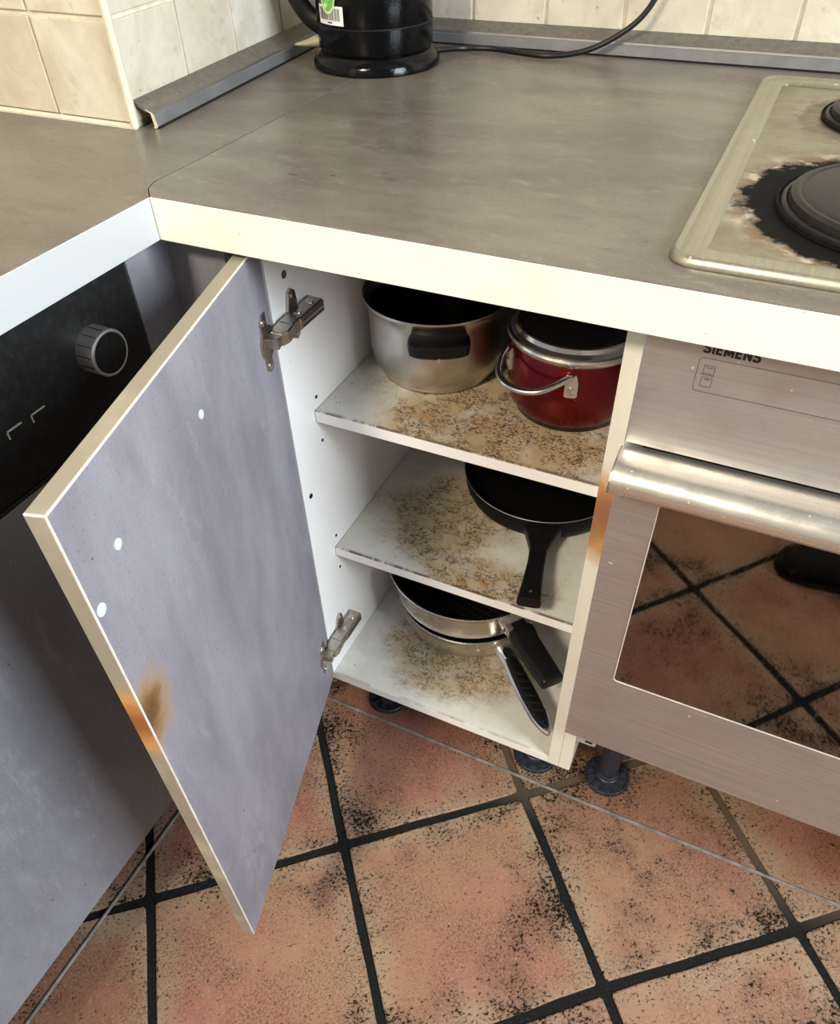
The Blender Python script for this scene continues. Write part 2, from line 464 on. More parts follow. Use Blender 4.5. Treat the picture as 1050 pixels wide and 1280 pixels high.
def smooth_path(pts, n=8):
    pts = [Vector(p) for p in pts]; out = []
    for i in range(len(pts) - 1):
        p0 = pts[max(i - 1, 0)]; p1 = pts[i]; p2 = pts[i + 1]; p3 = pts[min(i + 2, len(pts) - 1)]
        for k in range(n):
            t = k / n
            out.append(0.5 * ((2 * p1) + (p2 - p0) * t + (2 * p0 - 5 * p1 + 4 * p2 - p3) * t * t + (3 * p1 - p0 - 3 * p2 + p3) * t ** 3))
    out.append(pts[-1]); return out


def tube(bm, pts, r, seg=12, up=(0, 0, 1), n=8, smooth=True, sq=1.0):
    """r: number, (a,b) half-axes, or list of these per input point"""
    k = len(pts)
    P = smooth_path(pts, n) if smooth else [Vector(p) for p in pts]
    def rad(i):
        if isinstance(r, list):
            t = i / (len(P) - 1) * (k - 1); j = min(int(t), k - 2); f = t - j
            a = r[j] if isinstance(r[j], tuple) else (r[j], r[j]); b = r[j + 1] if isinstance(r[j + 1], tuple) else (r[j + 1], r[j + 1])
            return (a[0] * (1 - f) + b[0] * f, a[1] * (1 - f) + b[1] * f)
        return r if isinstance(r, tuple) else (r, r)
    rings = []; up = Vector(up)
    se = lambda t: math.copysign(abs(t) ** sq, t)
    for i, p in enumerate(P):
        d = (P[min(i + 1, len(P) - 1)] - P[max(i - 1, 0)]).normalized()
        s = d.cross(up)
        if s.length < 1e-4: s = d.cross(Vector((0, 1, 0)))
        s.normalize(); u = s.cross(d).normalized(); a, b = rad(i)
        rings.append([bm.verts.new(p + s * a * se(math.cos(2 * PI * j / seg)) + u * b * se(math.sin(2 * PI * j / seg))) for j in range(seg)])
    for A, B in zip(rings, rings[1:]):
        for j in range(seg): bm.faces.new((A[j], A[(j + 1) % seg], B[(j + 1) % seg], B[j]))
    bm.faces.new(rings[0][::-1]); bm.faces.new(rings[-1])


def obj(name, bm, mat, parent=None, smooth=False, loc=None, angle=35):
    me = bpy.data.meshes.new(name)
    bmesh.ops.recalc_face_normals(bm, faces=bm.faces)
    off = Vector(loc) if loc is not None else (ROOT.get(parent.name, Vector((0, 0, 0))) if parent else Vector((0, 0, 0)))
    if off.length: bmesh.ops.translate(bm, verts=bm.verts, vec=-off)
    bm.to_mesh(me); bm.free()
    me.materials.append(M[mat] if isinstance(mat, str) else mat)
    o = bpy.data.objects.new(name, me); COL.objects.link(o)
    if smooth:
        me.shade_smooth()
        me.set_sharp_from_angle(angle=math.radians(angle))
    if parent: o.parent = parent
    elif loc is not None: o.location = loc
    ROOT[o.name] = off
    return o


def thing(name, label, cat, loc, group=None):
    o = bpy.data.objects.new(name, None); COL.objects.link(o)
    o.empty_display_size = 0.05
    o.location = loc; o['label'] = label; o['category'] = cat
    if group: o['group'] = group
    ROOT[o.name] = Vector(loc)
    return o


def tag(o, label, cat):
    o['label'] = label; o['category'] = cat; return o


def struct(o):
    o['kind'] = 'structure'; return o


GLYPH = {   # bold strokes on a unit-high cell: (width, polylines)
    'S': (0.66, [[(0.60, 0.80), (0.52, 0.90), (0.20, 0.90), (0.10, 0.80), (0.10, 0.62), (0.20, 0.54), (0.46, 0.47), (0.56, 0.38), (0.56, 0.20), (0.46, 0.10), (0.14, 0.10), (0.06, 0.20)]]),
    'I': (0.22, [[(0.11, 0.0), (0.11, 1.0)]]),
    'E': (0.60, [[(0.11, 0.0), (0.11, 1.0)], [(0.11, 0.10), (0.58, 0.10)], [(0.11, 0.51), (0.54, 0.51)], [(0.11, 0.90), (0.58, 0.90)]]),
    'M': (0.90, [[(0.11, 0.0), (0.11, 1.0)], [(0.79, 0.0), (0.79, 1.0)], [(0.13, 0.95), (0.45, 0.12)], [(0.77, 0.95), (0.45, 0.12)]]),
    'N': (0.74, [[(0.11, 0.0), (0.11, 1.0)], [(0.63, 0.0), (0.63, 1.0)], [(0.13, 0.93), (0.61, 0.07)]]),
}


def stroke_text(bm, body, x0, z0, h, wd, width):
    """printed capitals on the oven fascia, each stroke a thin flat strip"""
    tot = sum(GLYPH[c][0] for c in body) + 0.12 * (len(body) - 1); k = width / (tot * h); x = x0; lay = 0
    for ch in body:
        for pl in GLYPH[ch][1]:
            P = [Vector((x + u * h * k, 0, z0 + v * h)) for u, v in pl]
            for a, c in zip(P, P[1:]):
                lay += 1
                d = (c - a).normalized(); p = Vector((-d.z, 0, d.x)) * wd / 2; e = d * (wd * 0.22 if len(P) > 2 else 0)
                bm.faces.new([bm.verts.new((q.x, OY - 0.0003 - 0.000004 * lay, q.z)) for q in (a - e + p, c + e + p, c + e - p, a - e - p)])
        x += (GLYPH[ch][0] + 0.12) * h * k


# ---------------------------------------------------------------- room shell
def clip(poly, x0, x1, y0, y1):
    def cut(P, f):
        out = []
        for i in range(len(P)):
            a, b = P[i], P[(i + 1) % len(P)]; fa, fb = f(a), f(b)
            if fa >= 0: out.append(a)
            if (fa >= 0) != (fb >= 0):
                t = fa / (fa - fb); out.append((a[0] + (b[0] - a[0]) * t, a[1] + (b[1] - a[1]) * t))
        return out
    for f in (lambda p: p[0] - x0, lambda p: x1 - p[0], lambda p: p[1] - y0, lambda p: y1 - p[1]):
        poly = cut(poly, f)
        if len(poly) < 3: return []
    return poly


b = bm_new(); box(b, XL - 0.1, XR + 0.1, YF - 0.1, YW + 0.12, ZF - 0.08, ZF - 0.0035)
floor = struct(obj('floor', b, 'grout'))
TX, TY, TTH, TP = 0.17899, -0.1294, 0.71339, 0.29564
ct, stt = math.cos(TTH), math.sin(TTH)
J = 0.0062            # half joint
KNOT = {(0, 0): (-0.002, -0.001), (1, 0): (-0.002, -0.002), (-1, 0): (0.001, -0.001), (1, -1): (0.002, 0.004), (2, -1): (0, -0.002), (1, 1): (0.012, 0)}
for i in range(-9, 11):
    for j in range(-10, 9):
        cs = []
        for di, dj, su, sv in ((0, 0, 1, 1), (1, 0, -1, 1), (1, 1, -1, -1), (0, 1, 1, -1)):
            k = KNOT.get((i + di, j + dj), (0, 0))
            cs.append((TP * (i + di) + k[0] + su * J, TP * (j + dj) + k[1] + sv * J))
        # chipped, slightly wavy edges, with corners a little rounded
        loc2 = []
        for q in range(4):
            a, c2 = cs[q], cs[(q + 1) % 4]
            d = Vector((c2[0] - a[0], c2[1] - a[1])); nn = Vector((-d.y, d.x)).normalized()
            for t in (0.015, 0.2, 0.4, 0.6, 0.8, 0.985):
                e = random.uniform(-0.0008, 0.0016) if 0.1 < t < 0.9 else 0.001
                loc2.append((a[0] + d.x * t + nn.x * e, a[1] + d.y * t + nn.y * e))
        world = [(TX + u * ct - v * stt, TY + u * stt + v * ct) for u, v in loc2]
        cl = clip(world, XL + 0.004, XR - 0.004, YF + 0.004, YW + 0.02)
        if len(cl) < 3: continue
        area = abs(sum(cl[k][0] * cl[(k + 1) % len(cl)][1] - cl[(k + 1) % len(cl)][0] * cl[k][1] for k in range(len(cl)))) / 2
        if area < 0.002: continue
        near = -1.3 < (TX + TP * (i * ct - j * stt)) < 1.7 and TY + TP * (i * stt + j * ct) > -1.5
        cx, cy = TX + TP * ((i + .5) * ct - (j + .5) * stt), TY + TP * ((i + .5) * stt + (j + .5) * ct)
        L = [((x - cx) * ct + (y - cy) * stt, -(x - cx) * stt + (y - cy) * ct) for x, y in cl]
        bb = bm_new()
        dz = random.uniform(-0.0004, 0.0004)
        lo = [bb.verts.new((x, y, -0.0065)) for x, y in L]
        mi = [bb.verts.new((x, y, -0.0012)) for x, y in L]
        tp = [bb.verts.new((x * 0.988, y * 0.988, dz)) for x, y in L]
        n = len(L)
        for k in range(n):
            bb.faces.new((lo[k], lo[(k + 1) % n], mi[(k + 1) % n], mi[k])); bb.faces.new((mi[k], mi[(k + 1) % n], tp[(k + 1) % n], tp[k]))
        bb.faces.new(tp)
        me = bpy.data.meshes.new('tile'); bmesh.ops.recalc_face_normals(bb, faces=bb.faces); bb.to_mesh(me); bb.free()
        me.materials.append(M['tile'])
        o = bpy.data.objects.new('tile', me); COL.objects.link(o); o.parent = floor
        o.location = (cx, cy, ZF); o.rotation_euler = (0, 0, TTH)


def wall_tiles(parent, origin, du, nrm, u0s, z0s, z1, th=0.004, gap=0.0022):
    """raised tiles on a vertical face; origin on the finished face, du unit along it, nrm outward"""
    for a, c in zip(u0s, u0s[1:]):
        for z0, zz in zip(z0s, z0s[1:]):
            bb = bm_new()
            prism(bb, [(a + gap, z0 + gap), (c - gap, z0 + gap), (c - gap, zz - gap), (a + gap, zz - gap)], th,
                  lambda u, v, h: tuple(Vector(origin) + Vector(du) * u + Vector(nrm) * (h - th) + Vector((0, 0, v))), 0.0012)
            obj('tile', bb, 'wtile', parent)


TZ = [0.0003, 0.1005, 0.2055, 0.3105, 0.4155]
# back wall
b = bm_new(); box(b, XL - 0.1, XR + 0.1, YW + 0.003, YW + 0.1, ZF - 0.08, ZC)
wall_back = struct(obj('wall_back', b, 'wgrout'))
us = [0.0462 + 0.1064 * k for k in range(-2, 15)]
wall_tiles(wall_back, (0, YW, 0), (1, 0, 0), (0, -1, 0), us, [-0.02] + [0.1235, 0.2285, 0.3335], 0)
# left wall with the tiled pillar that stands out of it
pil = [(XL - 0.1, YF - 0.1), (XL, YF - 0.1), (XL, YA + 0.003), (XA - 0.003, YA + 0.003),
       (XA - 0.003 - math.tan(SK) * (YW - YA), YW + 0.003), (XL - 0.1, YW + 0.003)]
b = bm_new(); prism(b, pil, ZC - ZF + 0.08, lambda u, v, h: (u, v, ZF - 0.08 + h))
wall_left = struct(obj('wall_left', b, 'wgrout'))
wall_tiles(wall_left, (XA, YA, 0), (-1, 0, 0), (0, -1, 0), [0.004] + [0.1095 + 0.105 * k for k in range(4)], [0.003] + TZ[1:], 0)
du = (-math.sin(SK), math.cos(SK), 0); nr = (math.cos(SK), math.sin(SK), 0)
wall_tiles(wall_left, (XA, YA, 0), du, nr, [0.004, 0.1166, 0.2303, 0.3533, 0.462], [0.003] + TZ[1:], 0)
b = bm_new(); tube(b, [(XA + 0.0008, YA - 0.0008, 0.002), (XA + 0.0008, YA - 0.0008, 0.42)], 0.0047, 10, up=(0, 1, 0), smooth=False)
struct(obj('trim_1', b, 'caulk', smooth=True))
b = bm_new(); prism(b, [(0, 0), (0.0045, 0), (0.0045, 0.002), (0.001, 0.0045), (0, 0.0045)], 0.49, lambda u, v, h: (XA + 0.004 - h, YA - u, v + 0.0002))
struct(obj('trim_2', b, 'caulk'))
# plain walls and ceiling behind the viewer, right wall with the window
b = bm_new(); box(b, XL - 0.1, XR + 0.1, YF - 0.1, YF, ZF - 0.08, ZC); struct(obj('wall_front', b, 'paint'))
WY0, WY1, WZ0, WZ1 = -0.95, 0.10, 0.05, 1.35
b = bm_new()
box(b, XR, XR + 0.1, YF, WY0, ZF, ZC); box(b, XR, XR + 0.1, WY1, YW, ZF, ZC)
box(b, XR, XR + 0.1, WY0, WY1, ZF, WZ0); box(b, XR, XR + 0.1, WY0, WY1, WZ1, ZC)
struct(obj('wall_right', b, 'paint'))
b = bm_new()
for a, c, d, e in ((WY0, WY0 + .06, WZ0, WZ1), (WY1 - .06, WY1, WZ0, WZ1), (WY0, WY1, WZ0, WZ0 + .06), (WY0, WY1, WZ1 - .06, WZ1)):
    box(b, XR + 0.01, XR + 0.07, a, c, d, e, 0.004)
win = struct(obj('window_1', b, 'paint'))
b = bm_new(); box(b, XR + 0.035, XR + 0.041, WY0 + .06, WY1 - .06, WZ0 + .06, WZ1 - .06)
gm = N('window_glass'); gm.fin((1, 1, 1), 0.0); gm.b.inputs['Transmission Weight'].default_value = 1.0
obj('pane', b, gm.m, win)
b = bm_new(); box(b, XL - 0.1, XR + 0.1, YF - 0.1, YW + 0.1, ZC, ZC + 0.1); struct(obj('ceiling', b, 'paint'))

# ---------------------------------------------------------------- wall profiles on the worktop
PROF = [(0.0, 0.0005), (0.024, 0.0005), (0.0255, 0.002), (0.0235, 0.0125), (0.0215, 0.0155), (0.014, 0.0185), (0.006, 0.0225), (0.0, 0.0265)]


def profile(name, origin, du, nr, length, hollow=False):
    """greasy sloping top and a grey upright front, extruded along du"""
    O, D, R = Vector(origin), Vector(du), Vector(nr)
    f = lambda u, v, h: tuple(O + D * h + R * u + Vector((0, 0, v)))
    bb = bm_new()
    prism(bb, [PROF[1], PROF[2], PROF[3], PROF[4], (0.0195, 0.0148), (0.0210, 0.0025), (0.0205, 0.0005)], length, f)
    root = obj(name, bb, 'profile')
    bb = bm_new()
    prism(bb, [(0.0195, 0.0146), PROF[4], (0.0205, 0.0162), PROF[5], PROF[6], PROF[7], (0, 0.0235), (0.006, 0.0198), (0.0135, 0.0158)], length, f)
    obj('sloping_top', bb, 'profile_top', root)
    bb = bm_new()
    prism(bb, [(0.0214, 0.0155), (0.0224, 0.0140), (0.0229, 0.0142), (0.0219, 0.0162), (0.021, 0.0165)], length, f); obj('ridge', bb, 'alu', root)
    bb = bm_new(); prism(bb, [(0.0255, 0.0003), (0.0272, 0.0003), (0.0258, 0.0022)], length, f); obj('seal_lip', bb, 'dark', root)
    return struct(root)


# left profile starts at the pillar corner, the back one runs behind kettle and hob
lp = profile('trim_3', Vector((XA, YA, 0)) + Vector(du) * 0.006, du, nr, 0.468)
bb = bm_new(); prism(bb, PROF[1:6] + [(0.016, 0.0178), (0.0205, 0.0150), (0.0220, 0.0025), (0.020, 0.0008)], 0.0015,
                     lambda u, v, h: tuple(Vector((XA, YA, 0)) + Vector(du) * (0.006 - h) + Vector(nr) * u + Vector((0, 0, v))))
obj('profile_end', bb, 'cream', lp)
bp = profile('trim_4', (-0.165, YW, 0), (1, 0, 0), (0, -1, 0), 1.63)
# yellowed inside-corner piece, half loose
bb = bm_new()
tube(bb, [(-0.146, 0.485, 0.0165), (-0.134, 0.494, 0.0170), (-0.122, 0.503, 0.0185), (-0.114, 0.509, 0.0200)], [(0.001, 0.0008), (0.0065, 0.004), (0.011, 0.007), (0.013, 0.009)], 16)
obj('corner_cap', bb, 'cream', lp, True)

# ---------------------------------------------------------------- worktops
YBK = YW - 0.001
seam = [(0.0, 0.0), (-0.0065, 0.007), (-0.0123, 0.0135), (-0.0168, 0.0200), (-0.0193, 0.0265), (-0.0200, 0.034), (-0.0196, 0.045), (-0.0186, 0.064), (-0.0183, 0.11), (-0.0183, YBK)]
g = 0.0006
b = bm_new()
poly = [(1.30, 0.0), (1.30, YBK)] + [(x + g, y) for x, y in seam[::-1]]
poly[-1] = (g, 0.0)
prism(b, poly, T, lambda u, v, h: (u, v, -T + h), 0.0012)
wr = thing('worktop', 'taupe stone-look worktop under the kettle and the hob, cream front edge', 'worktop', (0.6, 0.3, -T))
obj('slab', b, 'worktop', wr)
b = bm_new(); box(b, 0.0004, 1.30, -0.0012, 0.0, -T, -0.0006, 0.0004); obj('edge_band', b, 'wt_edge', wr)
b = bm_new()
poly = [(XL + 0.001, -1.35), (0.0, -1.35)] + [(x - g, y) for x, y in seam] + [(XA - math.tan(SK) * (YBK - YA) + 0.0015, YBK), (XA + 0.0012, YA - 0.0012), (XL + 0.001, YA - 0.0012)]
poly[2] = (-g * 0.2, 0.0)
prism(b, poly, T, lambda u, v, h: (u, v, -T + h), 0.0012)
wl = thing('worktop', 'taupe worktop run beside the tiled pillar, white front edge with cool daylight in its colour', 'worktop', (-0.3, -0.5, -T))
obj('slab', b, 'worktop', wl)
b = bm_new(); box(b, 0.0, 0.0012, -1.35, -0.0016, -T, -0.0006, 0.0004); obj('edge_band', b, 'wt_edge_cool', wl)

# ---------------------------------------------------------------- hob
HX0, HX1, HY0, HY1 = 0.452, 1.032, 0.0325, 0.572


def rrect(x0, x1, y0, y1, r, n=5):
    out = []
    for cx, cy, a0 in ((x1 - r, y0 + r, -PI / 2), (x1 - r, y1 - r, 0), (x0 + r, y1 - r, PI / 2), (x0 + r, y0 + r, PI)):
        for k in range(n + 1):
            a = a0 + PI / 2 * k / n; out.append((cx + r * math.cos(a), cy + r * math.sin(a)))
    return out


def ring_stack(bm, rings, close_in=False, close_out=False):
    V = [[bm.verts.new((x, y, z)) for x, y in poly] for poly, z in rings]
    for A, B in zip(V, V[1:]):
        n = len(A)
        for k in range(n): bm.faces.new((A[k], A[(k + 1) % n], B[(k + 1) % n], B[k]))
    if close_in: bm.faces.new(V[-1])
    if close_out: bm.faces.new(V[0][::-1])


hob = thing('hob', 'stained steel hob with black cast iron plates set in the worktop', 'hob', (HX0, HY0, 0.0004))


def off(d, r): return rrect(HX0 + d, HX1 - d, HY0 + d, HY1 - d, r)


b = bm_new()
ring_stack(b, [(off(0, .022), 0.0004), (off(0.0, .022), 0.002), (off(0.0015, .021), 0.0058), (off(0.0035, .020), 0.0072), (off(0.0060, .019), 0.0066), (off(0.0072, .018), 0.0054), (off(0.0085, .017), 0.0058),
               (off(0.0215, .010), 0.0066), (off(0.0235, .0095), 0.0060), (off(0.026, .009), 0.0033), (off(0.026, .009), 0.0010)])
obj('rim', b, 'rim', hob, True)
b = bm_new(); ring_stack(b, [(off(0.0255, .009), 0.0006), (off(0.0255, .009), 0.0030)], True, True); obj('tray', b, 'hob', hob)
for (px, py, r) in ((0.616, 0.185, 0.094), (0.609, 0.4375, 0.0725), (0.885, 0.185, 0.0725), (0.885, 0.42, 0.09)):
    b = bm_new()
    lathe(b, [(r + 0.007, 0.003), (r + 0.007, 0.0070), (r + 0.0055, 0.0085), (r + 0.003, 0.0085), (r + 0.002, 0.007), (r + 0.001, 0.0135), (r - 0.003, 0.0155),
              (r - 0.006, 0.0155), (r - 0.0075, 0.0145), (r - 0.012, 0.0165), (0.026, 0.0165), (0.024, 0.0145), (0, 0.0145)], (px, py, 0), 64)
    hp = obj('hotplate', b, 'iron', hob, True, angle=25)
    b = bm_new()
    lathe(b, [(r + 0.0095, 0.003), (r + 0.0100, 0.0065), (r + 0.0085, 0.0082), (r + 0.0065, 0.003)], (px, py, 0), 64)
    obj('spill_ring', b, 'dark', hp, True)

# ---------------------------------------------------------------- open base cabinet
cab = thing('base_cabinet', 'open white base cabinet with dirty shelves holding pots and pans', 'cabinet', (0.26, 0.3, ZF))
YB2 = 0.60
b = bm_new(); box(b, XO1, X1, YC, YB2, ZB, -T - 0.001, 0.0006)
lpan = obj('left_panel', b, 'white', cab)
b = bm_new(); box(b, X2, XO2, YC + 0.0012, YB2, ZB, -T - 0.001, 0.0005)
rpan = obj('right_panel', b, 'white', cab)
b = bm_new(); box(b, X2, XO2, YC, YC + 0.0012, ZB, -T - 0.001, 0.0004); 
obj('front_edge', b, 'white_front', rpan)['label'] = 'cream panel edge with a brown scorch mark'
b = bm_new(); box(b, X1, X2, YC, YB2, ZB, S3, 0.0008); obj('bottom_panel', b, 'shelf_low', cab)
b = bm_new(); box(b, X1, X2, YB2 - 0.012, YB2 - 0.004, S3, -T - 0.02); obj('back_panel', b, 'back_shade', cab)
b = bm_new(); box(b, X1, X2, YB2 - 0.11, YB2 - 0.014, -T - 0.018, -T - 0.002); obj('stretcher', b, 'white', cab)
for z, m, rec in ((S1, 'shelf_top', 0.0481), (S2, 'shelf_mid', 0.0503)):
    b = bm_new(); box(b, X1 + 0.0006, X2 - 0.0006, YC + rec, YB2 - 0.015, z - 0.016, z, 0.0008); obj('shelf', b, m, cab)
# drilled holes and shelf pins on the left panel
for (y, z, r) in ((0.0734, -0.0916, 0.0042), (0.0585, -0.3782, 0.0036), (0.1004, -0.3192, 0.0022), (0.1011, -0.4854, 0.0022), (0.1002, -0.548, 0.0022), (0.0997, -0.2549, 0.0022)):
    b = bm_new()
    lathe(b, [(r, 0.0), (r * 1.02, 0.0006), (r * 0.8, 0.0006), (r * 0.6, 0.0001), (0, 0.0001)], (X1, y, z), 14, 'X')
    obj('screw_hole', b, 'dark' if r < 0.004 else 'print_grey', lpan, True)
# plastic feet
FEET = [('leg', 0.1205, 0.138), ('leg', 0.3965, 0.138), ('leg', 0.12, 0.53), ('leg', 0.40, 0.53)]


def make_leg(x, y, ztop, parent):
    b = bm_new()
    lathe(b, [(0, 0), (0.034, 0), (0.035, 0.002), (0.035, 0.0065), (0.0335, 0.008), (0.0315, 0.0055), (0.020, 0.0055), (0.019, 0.014), (0.017, 0.0155), (0.0165, 0.020),
              (0.0155, 0.021), (0.0155, ztop - ZF - 0.012), (0.024, ztop - ZF - 0.010), (0.024, ztop - ZF), (0, ztop - ZF)], (x, y, ZF), 36)
    leg = obj('leg', b, 'foot', parent, True)
    b = bm_new()
    for k in range(12):
        a = 2 * PI * k / 12
        mt = Matrix.Translation((x, y, ZF)) @ Matrix.Rotation(a, 4, 'Z')
        box(b, 0.016, 0.0335, -0.0007, 0.0007, 0.004, 0.0098, 0, mt)
    for k in range(36):
        a = 2 * PI * k / 36
        mt = Matrix.Translation((x, y, ZF)) @ Matrix.Rotation(a, 4, 'Z')
        box(b, 0.0343, 0.0362, -0.0014, 0.0014, 0.0005, 0.0065, 0, mt)
    obj('rib', b, 'foot', leg)
    return leg


for _, x, y in FEET: make_leg(x, y, ZB, cab)

# door
DA = -1.305105; DW, DT = 0.380, 0.0145
DZT, DZB = -0.0451, -0.7409
HH = Vector((0.0832, 0.0355, 0)); DU = Vector((math.cos(DA), math.sin(DA), 0)); DN = Vector((math.sin(DA), -math.cos(DA), 0))


def dpt(u, v, z): return tuple(HH + DU * u + DN * v + Vector((0, 0, z)))


DM = Matrix(((DU.x, DN.x, 0, HH.x), (DU.y, DN.y, 0, HH.y), (0, 0, 1, 0), (0, 0, 0, 1)))
b = bm_new(); box(b, 0, DW - 0.0012, 0, DT, DZB, DZT - 0.0012, 0.0003, DM)
door = obj('door', b, 'lam_door', cab)
b = bm_new(); box(b, 0, DW, 0.0012, DT, DZT - 0.0012, DZT, 0, DM); box(b, DW - 0.0012, DW, 0.0012, DT, DZB, DZT - 0.0012, 0, DM)
obj('edge_band', b, 'edge', door)['label'] = 'beige edge band with a brown burn mark'
b = bm_new()
box(b, 0, DW, -0.0001, 0.0013, DZT - 0.0014, DZT + 0.0001, 0.0002, DM); box(b, DW - 0.0014, DW + 0.0001, -0.0001, 0.0013, DZB, DZT - 0.0014, 0.0002, DM)
box(b, DW - 0.0014, DW + 0.0001, 0.0012, DT, DZT - 0.0014, DZT + 0.0001, 0.0002, DM)
obj('edge_line', b, 'edgeline', door)
for u, z, r, m in ((0.1797, -0.1125, 0.0042, 'dowel'), (0.3327, -0.114, 0.0045, 'dowel'), (0.3725, -0.1374, 0.0052, 'dowel')):
    b = bm_new()
    bb = bmesh.new(); lathe(bb, [(0, 0.0012), (r * 0.6, 0.0013), (r * 0.95, 0.0009), (r, 0)], (0, 0, 0), 20, 'Y')
    mp = {v: b.verts.new(DM @ Vector((u + v.co.x, -v.co.y, z + v.co.z))) for v in bb.verts}
    for f in bb.faces: b.faces.new([mp[v] for v in f.verts])
    bb.free(); obj('cover_cap', b, m, door, True)


def hinge(zc, tilt):
    """mounting plate on the panel, arm, link and cup plate on the door"""
    b = bm_new()
    # wings of the mounting plate
    box(b, X1, X1 + 0.0035, 0.062, 0.100, zc - 0.007, zc + 0.007, 0.0008)
    for s in (-1, 1):
        prism(b, [(0.066, 0.006 * s), (0.086, 0.006 * s), (0.083, 0.025 * s), (0.077, 0.029 * s), (0.071, 0.025 * s)][::s], 0.004,
              lambda u, v, h: (X1 + h, u, zc + v), 0.0008)
    hg = obj('hinge', b, 'chrome', cab)
    b = bm_new()
    # arm body, a hollow U box seen on its top and right side
    box(b, X1 + 0.0035, X1 + 0.021, 0.046, 0.108, zc - 0.0075, zc + 0.0075, 0.0012)
    box(b, X1 + 0.006, X1 + 0.0225, 0.060, 0.107, zc - 0.006, zc + 0.006, 0.0008)
    obj('hinge_arm', b, 'chrome', hg)
    b = bm_new()
    for s in (-1, 1):
        box(b, X1 + 0.0223, X1 + 0.0228, 0.064, 0.104, zc + s * 0.0030 - 0.0006, zc + s * 0.0030 + 0.0006)
    obj('slot', b, 'dark', hg)
    b = bm_new()
    for yy in (0.070, 0.094):
        b = bm_new(); lathe(b, [(0.0042, 0.0075), (0.0040, 0.0090), (0.0012, 0.0090), (0.0010, 0.0080), (0, 0.0080)], (X1 + 0.0125, yy, zc), 14, 'Z')
        obj('screw', b, 'bright', hg, True)
    for s in (-1, 1):
        b = bm_new(); lathe(b, [(0.0036, 0.004), (0.0034, 0.0055), (0, 0.0058)], (X1, 0.077, zc + s * 0.021), 14, 'X')
        obj('plate_screw', b, 'bright', hg, True)
    b = bm_new()
    # bent link from the arm's nose into the cup
    prism(b, [(X1 + 0.0035, 0.050), (X1 + 0.0045, 0.036), (X1 + 0.008, 0.026), (X1 + 0.0215, 0.026), (X1 + 0.0235, 0.034), (X1 + 0.0215, 0.050)], 0.013,
          lambda u, v, h: (u, v, zc - 0.0065 + h), 0.0012)
    p = [dpt(0.024, -0.0005, 0), dpt(0.024, -0.014, 0), (X1 + 0.020, 0.0265, 0), (X1 + 0.0215, 0.035, 0), (X1 + 0.012, 0.036, 0), dpt(0.014, -0.0005, 0)]
    prism(b, [(q[0], q[1]) for q in p], 0.011, lambda u, v, h: (u, v, zc - 0.0055 + h), 0.001)
    obj('link', b, 'chrome', hg)
    b = bm_new()
    # cup plate screwed to the door
    pl = [(0.0155, -0.031), (0.026, -0.031), (0.0315, -0.026), (0.0315, 0.026), (0.026, 0.031), (0.0155, 0.031)]
    prism(b, pl, 0.0022, lambda u, v, h: dpt(u, -h, zc + v), 0.0006)
    bb = bmesh.new(); lathe(bb, [(0.0175, 0), (0.0175, 0.0022), (0.0155, 0.0022), (0.0150, 0.0002), (0, 0.0002)], (0, 0, 0), 28, 'Y')
    mp = {v: b.verts.new(Vector(dpt(0.020 + v.co.x, -v.co.y - 0.0003, zc + v.co.z))) for v in bb.verts}
    for f in bb.faces: b.faces.new([mp[v] for v in f.verts])
    bb.free()
    obj('cup_plate', b, 'chrome', hg)
    for s in (-1, 1):
        b = bm_new()
        bb = bmesh.new(); lathe(bb, [(0.0037, 0.002), (0.0034, 0.0035), (0.001, 0.0038), (0, 0.0032)], (0, 0, 0), 14, 'Y')
        mp = {v: b.verts.new(Vector(dpt(0.0245 + v.co.x, -v.co.y, zc + s * 0.0235 + v.co.z))) for v in bb.verts}
        for f in bb.faces: b.faces.new([mp[v] for v in f.verts])
        bb.free()
        obj('cup_screw', b, 'bright', hg, True)


hinge(-0.1365, 0)
hinge(-0.6575, 0)

# ---------------------------------------------------------------- corner filler and the appliance on the left
b = bm_new()
prism(b, [(-0.041, -0.0285), (-0.0235, -0.0285), (-0.0235, 0.0305), (0.0455, 0.0305), (0.0455, 0.0480), (-0.041, 0.0480)], -T - 0.002 - ZB, lambda u, v, h: (u, v, ZB + h), 0.0004)
fil = tag(obj('corner_filler', b, 'lam', loc=(0, 0.04, ZB)), 'dark grey laminate corner filler post behind the open door', 'filler panel')
for (x, y) in ((-0.03, 0.035),):
    pass
AX = -0.0235
app = thing('appliance', 'built-in appliance with black control panel, silver knob and grey laminate front', 'appliance', (-0.32, -0.33, ZF))
b = bm_new(); box(b, -0.60, AX - 0.022, -0.625, -0.031, ZB + 0.002, -T - 0.003); obj('carcass', b, 'dark', app)
b = bm_new(); box(b, AX - 0.020, AX, -0.626, -0.0305, -0.1885, -T - 0.002, 0.001); cp = obj('control_panel', b, 'panel', app)
b = bm_new(); box(b, AX - 0.021, AX + 0.0008, -0.626, -0.0315, -0.1925, -0.1895, 0.0006); obj('trim_strip', b, 'panel', app)
b = bm_new(); box(b, AX - 0.019, AX, -0.626, -0.0305, -0.749, -0.1945, 0.0006)
obj('front_panel', b, 'lam', app)['label'] = 'grey stone-look laminate front panel'
for yy in (-0.09, -0.57): make_leg(-0.16, yy, ZB + 0.002, app)
